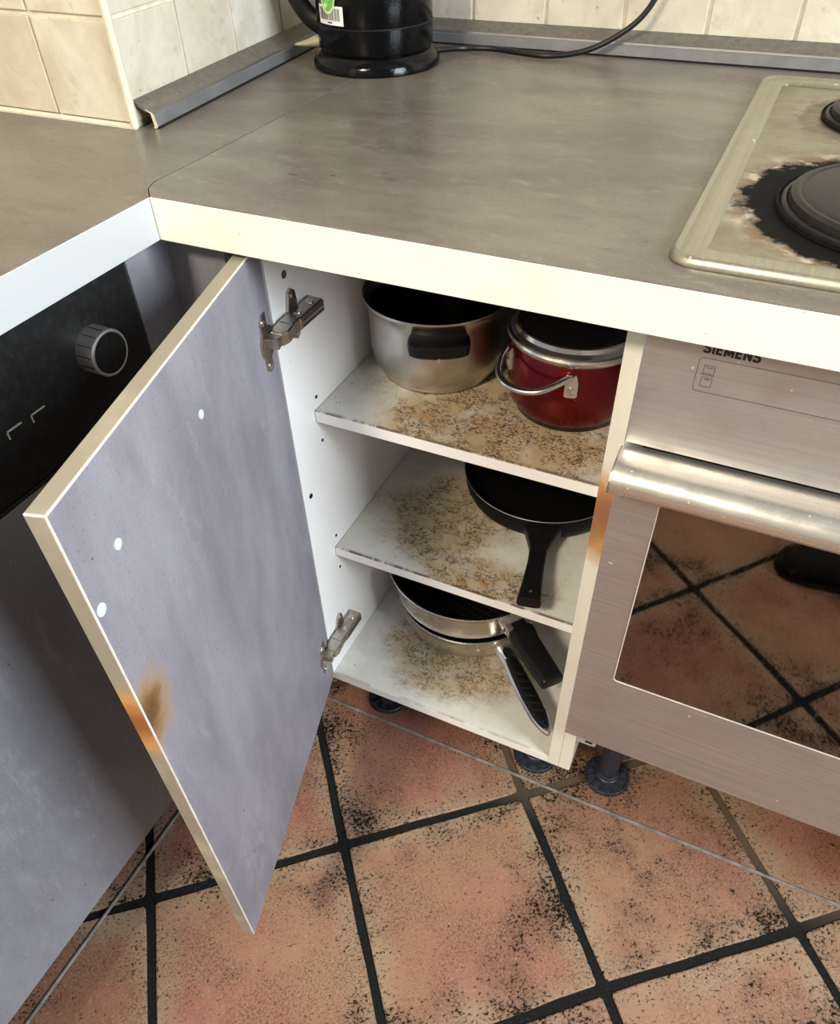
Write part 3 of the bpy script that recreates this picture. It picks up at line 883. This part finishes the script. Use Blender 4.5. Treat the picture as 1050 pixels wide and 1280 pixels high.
# knob
ky, kz = -0.095, -0.109
b = bm_new()
lathe(b, [(0, 0), (0.0225, 0), (0.0225, 0.004), (0.0222, 0.0185), (0.0215, 0.0200), (0.0198, 0.0205), (0.0190, 0.0200), (0, 0.0200)], (AX, ky, kz), 48, 'X')
kn = obj('knob', b, 'silver', app, True)
b = bm_new(); lathe(b, [(0.0191, 0.0198), (0.0190, 0.0206), (0, 0.0206)], (AX, ky, kz), 40, 'X'); obj('knob_face', b, 'panel', kn)
b = bm_new()
for k in range(14):
    a = 2 * PI * k / 14
    mt = Matrix.Translation((AX, ky, kz)) @ Matrix.Rotation(a, 4, 'X')
    box(b, 0.0012, 0.0185, -0.0003, 0.0003, 0.0223, 0.0227, 0, mt)
mt = Matrix.Translation((AX, ky, kz)) @ Matrix.Rotation(-0.25, 4, 'X')
box(b, 0.0205, 0.0208, -0.0006, 0.0006, 0.010, 0.0185, 0, mt)
obj('tick', b, 'dark', kn)
b = bm_new()
for k in range(7):
    a = -0.75 + 0.25 * k
    mt = Matrix.Translation((AX, ky, kz)) @ Matrix.Rotation(a, 4, 'X')
    box(b, 0, 0.0003, -0.0012, 0.0012, 0.0275, 0.0283, 0, mt)
obj('scale_mark', b, 'print', cp)
for y0 in (-0.2105, -0.1835):
    b = bm_new()
    box(b, AX, AX + 0.0016, y0, y0 + 0.0165, -0.1275, -0.1268); box(b, AX, AX + 0.0016, y0, y0 + 0.0009, -0.1345, -0.1268)
    obj('button_frame', b, 'plate_clear', cp)
for y0 in (-0.2105, -0.1835):
    b = bm_new(); box(b, AX, AX + 0.0012, y0 + 0.001, y0 + 0.0165, -0.1345, -0.1277, 0.0003)
    obj('button', b, 'dark', cp)
b = bm_new()
rr = random.Random(3)
for (yc, zc_) in ((-0.168, -0.098), (-0.196, -0.096)):
    for k in range(9):
        y, z = yc + rr.uniform(-0.011, 0.011), zc_ + rr.uniform(-0.010, 0.010); r = rr.uniform(0.0008, 0.002)
        lathe(b, [(r, 0), (r * 0.9, 0.0003), (0, 0.0003)], (AX, y, z), 8, 'X')
obj('symbol', b, 'dark', cp)
# floor sealant where the plinths used to stand
b = bm_new(); tube(b, [(-0.089, 0.0898, ZF + 0.0005), (0.1, 0.0905, ZF + 0.0006), (0.5, 0.0893, ZF + 0.0006), (0.9, 0.0905, ZF + 0.0006), (1.3, 0.0895, ZF + 0.0006)], (0.0028, 0.0024), 8)
struct(obj('trim_5', b, 'seal', smooth=True))
b = bm_new(); tube(b, [(-0.0895, 0.088, ZF + 0.0005), (-0.0885, -0.3, ZF + 0.0006), (-0.0890, -0.8, ZF + 0.0006), (-0.089, -1.3, ZF + 0.0006)], (0.0026, 0.0024), 8)
struct(obj('trim_6', b, 'seal', smooth=True))

# ---------------------------------------------------------------- oven and its housing
hou = thing('oven_housing', 'white oven housing panel on black feet beside the open cabinet', 'cabinet', (0.75, 0.3, ZF))
HP = 0.4657
b = bm_new(); box(b, XO2 + 0.0003, HP, YC, YB2, ZB, -T - 0.001, 0.0006); obj('side_panel', b, 'white_front_housing', hou)
b = bm_new(); box(b, 1.035, 1.051, YC, YB2, ZB, -T - 0.001, 0.0006); obj('side_panel', b, 'white', hou)
b = bm_new(); box(b, HP, 1.035, YC + 0.02, YB2, -0.660, -0.644, 0.0005); obj('bottom_panel', b, 'white', hou)
make_leg(0.5155, 0.148, -0.660, hou); make_leg(1.00, 0.148, -0.660, hou)
b = bm_new()
prism(b, [(HP, -0.6610), (HP + 0.024, -0.6610), (HP + 0.0265, -0.6635), (HP + 0.0265, -0.6725), (HP + 0.024, -0.675), (HP, -0.675)], 0.012, lambda u, v, h: (u, YC + 0.003 + h, v), 0.0015)
br = obj('bracket', b, 'plate_clear', hou)
b = bm_new(); box(b, HP + 0.012, HP + 0.022, YC + 0.0024, YC + 0.0032, -0.6700, -0.6660, 0.0003); obj('slot', b, 'dark', br)

OY = 0.0234; OX0, OX1 = 0.4515, 1.046
oven = thing('oven', 'stainless steel built-in oven with dark glass door and bar handle', 'oven', (0.75, 0.3, -0.64))
b = bm_new(); box(b, HP + 0.003, 1.033, OY + 0.022, 0.58, -0.640, -T - 0.01); obj('body', b, 'dark', oven)
b = bm_new(); box(b, OX0, OX1, OY, OY + 0.0195, -0.1566, -T - 0.004, 0.0012); fas = obj('fascia', b, 'steel', oven)
b = bm_new(); box(b, HP + 0.001, 1.034, OY + 0.012, OY + 0.0215, -0.170, -0.1566); obj('vent_gap', b, 'dark', oven)
# lettering, half hidden by the worktop edge
b = bm_new()
stroke_text(b, 'SIEMENS', 0.4958, -0.0580, 0.0090, 0.00185, 0.0410)
obj('lettering', b, 'print', fas)


def frame_lines(b, pts, wd):
    n = len(pts)
    for k in range(n - 1):
        a, c = Vector((pts[k][0], 0, pts[k][1])), Vector((pts[k + 1][0], 0, pts[k + 1][1]))
        d = (c - a).normalized(); p = Vector((-d.z, 0, d.x)) * wd
        q = [a - d * wd + p, c + d * wd + p, c + d * wd - p, a - d * wd - p]
        b.faces.new([b.verts.new((v.x, OY - 0.0003, v.z)) for v in q])


b = bm_new()
bx0, bx1, bz0, bz1 = 0.4948, 0.72, -0.0918, -0.0622
frame_lines(b, [(x, z) for x, z in rrect(bx0, bx1, bz0, bz1, 0.003, 3)] + [rrect(bx0, bx1, bz0, bz1, 0.003, 3)[0]], 0.00022)
obj('printed_frame', b, 'print_grey', fas)
b = bm_new()
for z0 in (-0.0765, -0.0868):
    x0, x1, z1 = 0.4995, 0.5075, z0 + 0.0080
    frame_lines(b, [(x0, z0), (x1, z0), (x1, z1), (x0, z1), (x0, z0)], 0.00022)
frame_lines(b, [(0.5015, -0.0702), (0.506, -0.0702)], 0.00028)
frame_lines(b, [(0.5012, -0.0752), (0.5028, -0.0752)], 0.0003); frame_lines(b, [(0.5042, -0.0752), (0.506, -0.0752)], 0.0003)
frame_lines(b, [(0.5022, -0.0803), (0.5055, -0.0803)], 0.0004)
obj('icon', b, 'print_grey', fas)
# door with glass
DB = -0.6285; DTOP = -0.166
b = bm_new(); gx0, gx1, gz0, gz1 = 0.4945, 1.003, -0.4865, -0.195
out = [(OX0, DB), (OX1, DB), (OX1, DTOP), (OX0, DTOP)]
for x0, x1, z0, z1 in ((OX0, gx0, DB, DTOP), (gx1, OX1, DB, DTOP), (gx0, gx1, DB, gz0), (gx0, gx1, gz1, DTOP)):
    box(b, x0, x1, OY, OY + 0.0195, z0, z1)
bmesh.ops.remove_doubles(b, verts=b.verts, dist=1e-5)
od = obj('door', b, 'steel', oven)
b = bm_new(); box(b, gx0 - 0.001, gx1 + 0.001, OY + 0.0004, OY + 0.006, gz0 - 0.001, gz1)
obj('glass', b, 'glass', od)['label'] = 'dark mirror-like oven window'
b = bm_new()
R1 = rrect(gx0, gx1, gz0, gz1, 0.004, 4); R2 = rrect(gx0 - 0.0011, gx1 + 0.0011, gz0 - 0.0011, gz1 + 0.0011, 0.005, 4)
V1 = [b.verts.new((x, OY + 0.0002, z)) for x, z in R1]; V2 = [b.verts.new((x, OY - 0.0006, z)) for x, z in R2]
for k in range(len(R1)): b.faces.new((V1[k], V1[(k + 1) % len(R1)], V2[(k + 1) % len(R1)], V2[k]))
obj('glass_edge', b, 'cap', od)
b = bm_new()
hp_ = [(OY, -0.1610), (0.010, -0.1612), (0.000, -0.1632), (-0.0075, -0.1675), (-0.0125, -0.1740), (-0.0135, -0.1815), (-0.0105, -0.1885), (-0.004, -0.1930), (0.006, -0.1950),
       (0.006, -0.1925), (-0.003, -0.1905), (-0.0085, -0.1865), (-0.0108, -0.181), (-0.0100, -0.175), (-0.006, -0.1695), (0.0005, -0.1655), (0.010, -0.1640), (OY, -0.1640)]
prism(b, hp_, 0.5985, lambda u, v, h: (0.4498 + h, u, v))
obj('handle', b, 'steel_handle', od, True, angle=50)
for x0 in (0.4498, 1.0468):
    b = bm_new()
    prism(b, [(y, z) for y, z in hp_[:9]] + [(OY, -0.1950)], 0.0015, lambda u, v, h, x0=x0: (x0 + h, u, v))
    obj('handle_end', b, 'steel_handle', od)

# ---------------------------------------------------------------- kettle
KX, KY = -0.0285, 0.500
ket = thing('kettle', 'black electric kettle with barcode sticker at the back of the worktop', 'kettle', (KX, KY, 0.0004))
b = bm_new(); lathe(b, [(0, 0.0004), (0.083, 0.0004), (0.084, 0.002), (0.0835, 0.008), (0.080, 0.014), (0.075, 0.0185), (0.072, 0.020), (0, 0.020)], (KX, KY, 0), 56)
kb = obj('power_base', b, 'kettle', ket, True)
b = bm_new(); lathe(b, [(0, 0.020), (0.073, 0.020), (0.0748, 0.024), (0.0750, 0.0485), (0.0745, 0.0492), (0.0745, 0.0500), (0.0750, 0.0508), (0.0745, 0.08), (0.071, 0.13), (0.066, 0.17),
                        (0.061, 0.20), (0.058, 0.207), (0.055, 0.207), (0, 0.207)], (KX, KY, 0), 64)
obj('body', b, 'kettle', ket, True)
b = bm_new(); lathe(b, [(0.0746, 0.0486), (0.0753, 0.0490), (0.0753, 0.0502), (0.0746, 0.0506)], (KX, KY, 0), 64); obj('seam_ring', b, 'panel', ket, True)
b = bm_new(); lathe(b, [(0.057, 0.206), (0.058, 0.210), (0.052, 0.217), (0.03, 0.222), (0.012, 0.2235), (0.011, 0.232), (0, 0.234)], (KX, KY, 0), 40); obj('lid', b, 'black', ket, True)
b = bm_new()
ha = math.radians(197)
hd = Vector((math.cos(ha), math.sin(ha), 0)); K0 = Vector((KX, KY, 0))
tube(b, [K0 + hd * 0.060 + Vector((0, 0, 0.205)), K0 + hd * 0.085 + Vector((0, 0, 0.212)), K0 + hd * 0.112 + Vector((0, 0, 0.200)), K0 + hd * 0.121 + Vector((0, 0, 0.165)),
         K0 + hd * 0.116 + Vector((0, 0, 0.115)), K0 + hd * 0.104 + Vector((0, 0, 0.078)), K0 + hd * 0.088 + Vector((0, 0, 0.054)), K0 + hd * 0.070 + Vector((0, 0, 0.042))],
     [(0.012, 0.008), (0.013, 0.009), (0.013, 0.010), (0.013, 0.010), (0.012, 0.009), (0.012, 0.009), (0.012, 0.009), (0.013, 0.010)], 14, up=(-hd.y, hd.x, 0))
obj('handle', b, 'black', ket, True)
b = bm_new()
sd = -hd
tube(b, [K0 + sd * 0.055 + Vector((0, 0, 0.165)), K0 + sd * 0.074 + Vector((0, 0, 0.188)), K0 + sd * 0.092 + Vector((0, 0, 0.204))], [(0.022, 0.020), (0.018, 0.013), (0.012, 0.006)], 14)
obj('spout', b, 'kettle', ket, True)


def kp(a, z, r=0.0754): return (KX + r * math.cos(math.radians(a)), KY + r * math.sin(math.radians(a)), z)


def decal(name, mat, a0, a1, z0, z1, r, n=10, parent=None, ell=False):
    b = bm_new()
    if ell:
        ce = b.verts.new(kp((a0 + a1) / 2, (z0 + z1) / 2, r)); rg = []
        for k in range(28):
            t = 2 * PI * k / 28
            rg.append(b.verts.new(kp((a0 + a1) / 2 + (a1 - a0) / 2 * math.cos(t), (z0 + z1) / 2 + (z1 - z0) / 2 * math.sin(t), r)))
        for k in range(28): b.faces.new((ce, rg[k], rg[(k + 1) % 28]))
    else:
        A = [(b.verts.new(kp(a0 + (a1 - a0) * k / n, z0, r)), b.verts.new(kp(a0 + (a1 - a0) * k / n, z1, r))) for k in range(n + 1)]
        for p, q in zip(A, A[1:]): b.faces.new((p[0], q[0], q[1], p[1]))
    return obj(name, b, mat, parent)


lab = decal('sticker', 'paper', -126, -92.5, 0.0535, 0.0735, 0.0756, 12, ket)
b = bm_new(); rr = random.Random(11); a = -123.5
while a < -95.5:
    wd = rr.choice((0.35, 0.35, 0.7, 1.0))
    b.faces.new([b.verts.new(kp(x, z, 0.0759)) for x, z in ((a, 0.0585), (a + wd, 0.0585), (a + wd, 0.0712), (a, 0.0712))]); a += wd + rr.choice((0.4, 0.6, 0.9))
b.faces.new([b.verts.new(kp(x, z, 0.0759)) for x, z in ((-112, 0.0553), (-106, 0.0553), (-106, 0.0567), (-112, 0.0567))])
obj('barcode', b, 'print', lab)
gs = decal('sticker', 'green_light', -121, -100, 0.0645, 0.105, 0.0762, parent=ket, ell=True)
decal('green_print', 'green', -119, -102, 0.0675, 0.102, 0.0764, parent=gs, ell=True)
b = bm_new(); b.faces.new([b.verts.new(kp(x, z, 0.0766)) for x, z in ((-116, 0.073), (-113, 0.070), (-105, 0.084), (-107, 0.087))]); obj('leaf_print', b, 'green_light', gs)
b = bm_new()
tube(b, [kp(38, 0.008, 0.080), kp(40, 0.008, 0.089), (0.058, 0.589, 0.0048), (0.094, 0.601, 0.0045), (0.140, 0.592, 0.0042), (0.178, 0.588, 0.0040), (0.207, 0.599, 0.0055), (0.234, 0.608, 0.012),
         (0.262, 0.615, 0.026), (0.286, 0.621, 0.044), (0.302, 0.626, 0.068), (0.318, 0.632, 0.11), (0.33, 0.630, 0.17), (0.335, 0.628, 0.215)], 0.0035, 10)
cord = obj('cord', b, 'black', ket, True)
b = bm_new(); lathe(b, [(0, 0.012), (0.017, 0.012), (0.019, 0.002), (0.012, -0.022), (0.006, -0.028), (0, -0.028)], (0.335, 0.637, 0.225), 24, 'Y'); obj('plug', b, 'black', cord, True)

# ---------------------------------------------------------------- pots and pans
# steel pot on the upper shelf
PX, PY = 0.1735, 0.246
pot = thing('cooking_pot', 'wide stainless steel pot with black side handle on the upper shelf', 'pot', (PX, PY, S1))
b = bm_new()
lathe(b, [(0, 0.0), (0.069, 0.0), (0.0722, 0.0015), (0.0727, 0.005), (0.0725, 0.0065), (0.0775, 0.011), (0.0815, 0.020), (0.0838, 0.034), (0.0842, 0.055), (0.0842, 0.078), (0.0850, 0.088),
          (0.0875, 0.095), (0.0900, 0.099), (0.0908, 0.1015), (0.0905, 0.103), (0.0885, 0.1025), (0.0862, 0.096), (0.0832, 0.088)], (PX, PY, S1), 72)
obj('body', b, 'pot', pot, True, angle=60)
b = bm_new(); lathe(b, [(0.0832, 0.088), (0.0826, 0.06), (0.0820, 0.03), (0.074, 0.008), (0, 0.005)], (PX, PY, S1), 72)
obj('inside', b, 'pot_in', pot, True, angle=60)['label'] = 'steel inside with shade put into its colour'
for ad in (-65, 115):
    a = math.radians(ad); c_, s_ = math.cos(a), math.sin(a)
    mt = Matrix(((c_, -s_, 0, PX), (s_, c_, 0, PY), (0, 0, 1, S1), (0, 0, 0, 1)))
    b = bm_new()
    # curved grip following the body, with a finger recess
    n = 14; hw = math.radians(22.5)
    sec = [(0.083, 0.087), (0.096, 0.0875), (0.105, 0.083), (0.107, 0.076), (0.1045, 0.069), (0.098, 0.0665), (0.0915, 0.060), (0.083, 0.056)]
    rings = []
    for k in range(n + 1):
        t = -hw + 2 * hw * k / n; f = abs(2 * k / n - 1); sh = 1 - 0.55 * max(0, (f - 0.82) / 0.18)
        rings.append([b.verts.new(mt @ Vector(((0.083 + (r - 0.083) * sh) * math.cos(t), (0.083 + (r - 0.083) * sh) * math.sin(t), 0.0715 + (z - 0.0715) * (0.8 + 0.2 * sh)))) for r, z in sec])
    for A, B in zip(rings, rings[1:]):
        m_ = len(sec)
        for q in range(m_): b.faces.new((A[q], A[(q + 1) % m_], B[(q + 1) % m_], B[q]))
    b.faces.new(rings[0][::-1]); b.faces.new(rings[-1])
    h_ = obj('handle', b, 'bake', pot, True, angle=40)
    b = bm_new()
    lathe(b, [(0.0032, 0.0), (0.0030, 0.0016), (0, 0.002)], (0, 0, 0), 14, 'X')
    for v in b.verts: v.co = mt @ (v.co + Vector((0.0935, 0, 0.0605)))
    obj('rivet', b, 'bright', h_, True)

# red pot with lid
QX, QY = 0.351, 0.2275
rp = thing('cooking_pot', 'red metallic pot with steel loop handle and lid on the upper shelf', 'pot', (QX, QY, S1))
b = bm_new()
lathe(b, [(0, 0.004), (0.058, 0.004), (0.064, 0.007), (0.069, 0.014), (0.0722, 0.026), (0.0735, 0.045), (0.0738, 0.090), (0.0725, 0.0915), (0.0715, 0.09), (0.071, 0.03), (0.06, 0.009), (0, 0.008)], (QX, QY, S1), 72)
obj('body', b, 'red', rp, True, angle=60)
b = bm_new(); lathe(b, [(0, 0.0), (0.0595, 0.0), (0.0625, 0.002), (0.0640, 0.0055), (0.0660, 0.0095), (0.0650, 0.0098), (0.058, 0.0045), (0, 0.0045)], (QX, QY, S1), 64); obj('base_disc', b, 'bake', rp, True)
b = bm_new(); lathe(b, [(0.0735, 0.0895), (0.0748, 0.0915), (0.0770, 0.0950), (0.0778, 0.0975), (0.0768, 0.0995), (0.0745, 0.099), (0.0722, 0.0955), (0.0715, 0.0915)], (QX, QY, S1), 72); obj('rim', b, 'bright', rp, True)
b = bm_new(); lathe(b, [(0.0735, 0.0975), (0.0738, 0.1015), (0.0700, 0.1045), (0.0690, 0.1095), (0.0672, 0.1105), (0.0655, 0.1095), (0.0660, 0.104), (0.069, 0.099)], (QX, QY, S1), 72)
lid = obj('lid', b, 'bright', rp, True)
b = bm_new(); lathe(b, [(0.0665, 0.1075), (0.055, 0.1135), (0.035, 0.119), (0.014, 0.121), (0, 0.121), ], (QX, QY, S1), 56)
lathe(b, [(0.0665, 0.1060), (0, 0.1060)], (QX, QY, S1), 56)
lg = N('smoked_lid_glass'); lg.fin((0.02, 0.02, 0.02), 0.06)
obj('lid_glass', b, lg.m, lid, True)
b = bm_new(); lathe(b, [(0, 0.121), (0.008, 0.121), (0.007, 0.130), (0.017, 0.136), (0.018, 0.141), (0.014, 0.146), (0, 0.147)], (QX, QY, S1), 28); obj('lid_knob', b, 'bake', lid, True)
for flip in (0, 180):
    a1, a2 = math.radians(-76 + flip), math.radians(-146 + flip); am = (a1 + a2) / 2
    def rp_(a, r, z): return Vector((QX + r * math.cos(a), QY + r * math.sin(a), S1 + z))
    def lerp(t): return a1 + (a2 - a1) * t
    b = bm_new()
    LP = [(0.0, 0.0765, 0.0815), (0.045, 0.0800, 0.0825), (0.13, 0.0895, 0.0795), (0.27, 0.1010, 0.0735), (0.42, 0.1070, 0.0710)]
    tube(b, [rp_(lerp(t), r, z) for t, r, z in LP] + [rp_(lerp(1 - t), r, z) for t, r, z in LP[::-1]], (0.0040, 0.0034), 12)
    hd_ = obj('handle', b, 'bright', rp, True)
    for a in (a1, a2):
        b = bm_new(); mt = Matrix.Translation((QX, QY, S1)) @ Matrix.Rotation(a, 4, 'Z')
        poly = [(-0.0070, 0.058), (-0.0050, 0.0560), (0.0050, 0.0560), (0.0070, 0.058), (0.0070, 0.074), (0.0045, 0.083), (-0.0045, 0.083), (-0.0070, 0.074)]
        prism(b, poly, 0.0035, lambda u, v, h: tuple(mt @ Vector((0.0733 + h, u, v))), 0.0006); obj('lug', b, 'silver', hd_)
        b = bm_new(); lathe(b, [(0.0048, 0.0), (0.0044, 0.0014), (0.002, 0.0022), (0, 0.0023)], (0, 0, 0), 18, 'X')
        for v in b.verts: v.co = mt @ (v.co + Vector((0.0767, 0, 0.0645)))
        obj('rivet', b, 'bright', hd_, True)

# black frying pan on the middle shelf
FX, FY = 0.3095, 0.3265
fp = thing('frying_pan', 'black non-stick frying pan with black handle on the middle shelf', 'pan', (FX, FY, S2))
b = bm_new()
lathe(b, [(0, 0.0), (0.094, 0.0), (0.102, 0.002), (0.110, 0.009), (0.116, 0.022), (0.1192, 0.044), (0.1188, 0.0452), (0.1170, 0.044), (0.1135, 0.023), (0.107, 0.010), (0.099, 0.0045), (0, 0.004)], (FX, FY, S2), 80)
obj('body', b, 'nonstick', fp, True, angle=60)
b = bm_new(); lathe(b, [(0.1190, 0.0440), (0.1197, 0.0448), (0.1192, 0.0456), (0.1184, 0.0454)], (FX, FY, S2), 80); obj('rim', b, 'chrome', fp, True)
b = bm_new()
e0 = Vector((FX + 0.0335, FY - 0.112, S2 + 0.026)); e1 = Vector((0.3715, 0.0725, S2 + 0.040))
tube(b, [e0, e0.lerp(e1, 0.12), e0.lerp(e1, 0.30), e0.lerp(e1, 0.50), e0.lerp(e1, 0.75), e0.lerp(e1, 0.97), e1],
     [(0.026, 0.014), (0.0195, 0.012), (0.0122, 0.009), (0.0115, 0.0085), (0.0128, 0.008), (0.0150, 0.0075), (0.0150, 0.0068)], 28, sq=0.5)
fh = obj('handle', b, 'bake', fp, True)
b = bm_new()
d = (e1 - e0).normalized(); sdv = d.cross(Vector((0, 0, 1))).normalized()
c0 = e0.lerp(e1, 0.90) + Vector((0, 0, 0.0078))
b.faces.new([b.verts.new(c0 + sdv * 0.0022 * math.cos(t * PI / 5) + d * 0.0022 * math.sin(t * PI / 5)) for t in range(10)])
obj('hanging_hole', b, 'bright', fh)

# two nested pans on the cabinet bottom
LX, LY = 0.2275, 0.2535
lo = thing('saute_pan', 'lower steel pan on the cabinet bottom with black ridged grip handle', 'pan', (LX, LY, S3))
b = bm_new()
lathe(b, [(0, 0.0), (0.099, 0.0), (0.1025, 0.0015), (0.1035, 0.005), (0.110, 0.011), (0.1150, 0.022), (0.1175, 0.040), (0.118, 0.052), (0.1205, 0.0555), (0.1210, 0.0570), (0.1185, 0.0575),
          (0.1155, 0.053), (0.1150, 0.040), (0.112, 0.023), (0.106, 0.011), (0, 0.006)], (LX, LY, S3), 80)
obj('body', b, 'pan_steel', lo, True, angle=60)
hdir = Vector((0.717, -0.697, 0)).normalized(); sdir = Vector((hdir.y, -hdir.x, 0))
h0 = Vector((LX, LY, S3 + 0.044)) + hdir * 0.117; h1 = Vector((0.4275, 0.0490, S3 + 0.046))
hdir = (Vector((h1.x, h1.y, 0)) - Vector((h0.x, h0.y, 0))).normalized(); sdir = Vector((hdir.y, -hdir.x, 0)); HL = (h1 - h0).length
W_ = [(0.0, 0.0165), (0.08, 0.0150), (0.22, 0.0135), (0.40, 0.0150), (0.62, 0.0160), (0.82, 0.0140), (0.94, 0.0090), (1.0, 0.003)]
b = bm_new()
tube(b, [h0.lerp(h1, t) for t, _ in W_], [(w_, 0.0075 if t < 0.9 else 0.005) for t, w_ in W_], 18)
hl = obj('handle', b, 'pan_steel', lo, True)
b = bm_new()
G_ = [(0.20, 0.0085), (0.30, 0.0105), (0.45, 0.0122), (0.62, 0.0130), (0.82, 0.0112), (0.92, 0.0070), (0.955, 0.003)]
tube(b, [h0.lerp(h1, t) + Vector((0, 0, 0.0038)) for t, _ in G_], [(w_, 0.0062) for _, w_ in G_], 18)
gr = obj('grip', b, 'bake', hl, True)
for k in range(6):
    b = bm_new(); t = 0.40 + 0.078 * k
    cc = h0.lerp(h1, t) + Vector((0, 0, 0.0095)) - sdir * 0.001
    tube(b, [cc - sdir * 0.0085 + hdir * 0.004, cc + Vector((0, 0, 0.0013)), cc + sdir * 0.0078 - hdir * 0.004], [(0.0022, 0.0010), (0.0034, 0.0020), (0.0018, 0.0010)], 10)
    o = obj('ridge', b, 'bake', lo, True); o.parent = hl
b = bm_new()
cc = h0.lerp(h1, 0.145) + Vector((0, 0, 0.0074))
b.faces.new([b.verts.new(cc + hdir * 0.011 * math.cos(k * PI / 9) + sdir * 0.0075 * math.sin(k * PI / 9) + Vector((0, 0, 0.0003))) for k in range(18)])
obj('eye', b, 'dark', hl)
for dd, nm in ((-0.40, 'rivet'), (0.955, 'rivet')):
    b = bm_new()
    if dd < 0:
        a = math.atan2(hdir.y, hdir.x) - 0.27
        lathe(b, [(0.0042, 0), (0.0036, 0.0014), (0, 0.002)], (0, 0, 0), 14, 'X')
        mt = Matrix.Translation((LX, LY, S3)) @ Matrix.Rotation(a, 4, 'Z')
        for v in b.verts: v.co = mt @ (v.co + Vector((0.1172, 0, 0.036)))
    else:
        cc = h0.lerp(h1, 0.90) + Vector((0, 0, 0.0085)); lathe(b, [(0.0022, 0), (0.0018, 0.0012), (0, 0.0015)], cc, 12)
    obj(nm, b, 'bright', lo, True)

UX, UY = 0.2225, 0.2590; UZ = S3 + 0.0580
up_ = thing('grill_pan', 'upper steel grill pan with black ribbed inside stacked on another pan', 'pan', (UX, UY, UZ))
b = bm_new()
lathe(b, [(0.108, 0.0), (0.1175, 0.0), (0.1195, 0.0015), (0.1205, 0.0045), (0.1198, 0.0055), (0.1230, 0.020), (0.1275, 0.048), (0.1305, 0.0555), (0.1325, 0.0585), (0.1328, 0.0600), (0.1318, 0.0612), (0.1288, 0.0600), (0.1250, 0.048), (0.1200, 0.020), (0.108, 0.0105)], (UX, UY, UZ), 80)
obj('body', b, 'pan_steel', up_, True, angle=60)
b = bm_new()
lathe(b, [(0, 0.0004), (0.109, 0.0004), (0.1085, 0.004), (0, 0.004)], (UX, UY, UZ), 64)
lathe(b, [(0, 0.0105), (0.106, 0.0105), (0.1185, 0.0185), (0.1258, 0.052), (0.1246, 0.0525), (0.1130, 0.012), (0, 0.009)], (UX, UY, UZ), 80)
ins = obj('coating', b, 'nonstick', up_, True)
ra = math.radians(-12)
for k in range(17):
    y = -0.096 + 0.012 * k; hw = math.sqrt(max(0.105 ** 2 - y * y, 0))
    b = bm_new(); mt = Matrix.Translation((UX, UY, UZ)) @ Matrix.Rotation(ra, 4, 'Z')
    box(b, -hw, hw, y - 0.002, y + 0.002, 0.0098, 0.0135, 0.0008, mt)
    obj('grill_rib', b, 'nonstick', ins)
hu = Vector((0.112, -0.088, 0)).normalized(); su = Vector((hu.y, -hu.x, 0))
u0 = Vector((UX, UY, UZ + 0.037)) + hu * 0.1245; u1 = Vector((0.411, 0.1045, UZ + 0.030))
mtu = Matrix(((hu.x, -su.x, 0, u0.x), (hu.y, -su.y, 0, u0.y), (0, 0, 1, u0.z), (0, 0, 0, 1)))
b = bm_new()
box(b, -0.002, 0.026, -0.021, 0.021, -0.006, 0.0125, 0.003, mtu, 2)
ho = obj('handle', b, 'bright', up_, True)
LU = (u1 - u0).length
b = bm_new()
tube(b, [u0 + hu * 0.012 + Vector((0, 0, 0.0035)), u0 + hu * 0.03, u0.lerp(u1, 0.4), u0.lerp(u1, 0.7), u0.lerp(u1, 0.97), u1], [(0.0185, 0.0095), (0.0205, 0.013), (0.0195, 0.013), (0.0185, 0.0125), (0.0175, 0.011), (0.0150, 0.008)], 28, sq=0.55)
obj('grip', b, 'bake', ho, True)

# ---------------------------------------------------------------- slipper, seen mirrored in the oven glass
sl = thing('slipper', 'black felt slipper on the tiles, mirrored in the oven glass', 'slipper', (0.84, -0.725, ZF))
b = bm_new()
rings = []
SP = [(0.0, 0.012, 0.020), (0.012, 0.034, 0.036), (0.04, 0.046, 0.052), (0.08, 0.050, 0.064), (0.12, 0.047, 0.074), (0.16, 0.041, 0.060), (0.20, 0.038, 0.056), (0.245, 0.036, 0.058), (0.268, 0.026, 0.052), (0.276, 0.010, 0.04)]
for x, hw, h in SP:
    ring = []
    for k in range(16):
        t = 2 * PI * k / 16; yy = hw * math.cos(t); zz = math.sin(t)
        z = h * (0.42 + 0.58 * zz) if zz > 0 else 0.42 * h * (1 + zz)
        ring.append(b.verts.new((0.703 + x, -0.715 - 0.06 * x + yy, ZF + 0.001 + max(z, 0.0))))
    rings.append(ring)
for A, B in zip(rings, rings[1:]):
    for k in range(16): b.faces.new((A[k], A[(k + 1) % 16], B[(k + 1) % 16], B[k]))
b.faces.new(rings[0][::-1]); b.faces.new(rings[-1])
obj('upper', b, 'felt', sl, True)
b = bm_new(); prism(b, [(0.703 + x, -0.715 - 0.06 * x - hw * 1.03) for x, hw, h in SP] + [(0.703 + x, -0.715 - 0.06 * x + hw * 1.03) for x, hw, h in SP[::-1]], 0.010, lambda u, v, h: (u, v, ZF + 0.0008 + h))
obj('sole', b, 'dark', sl)
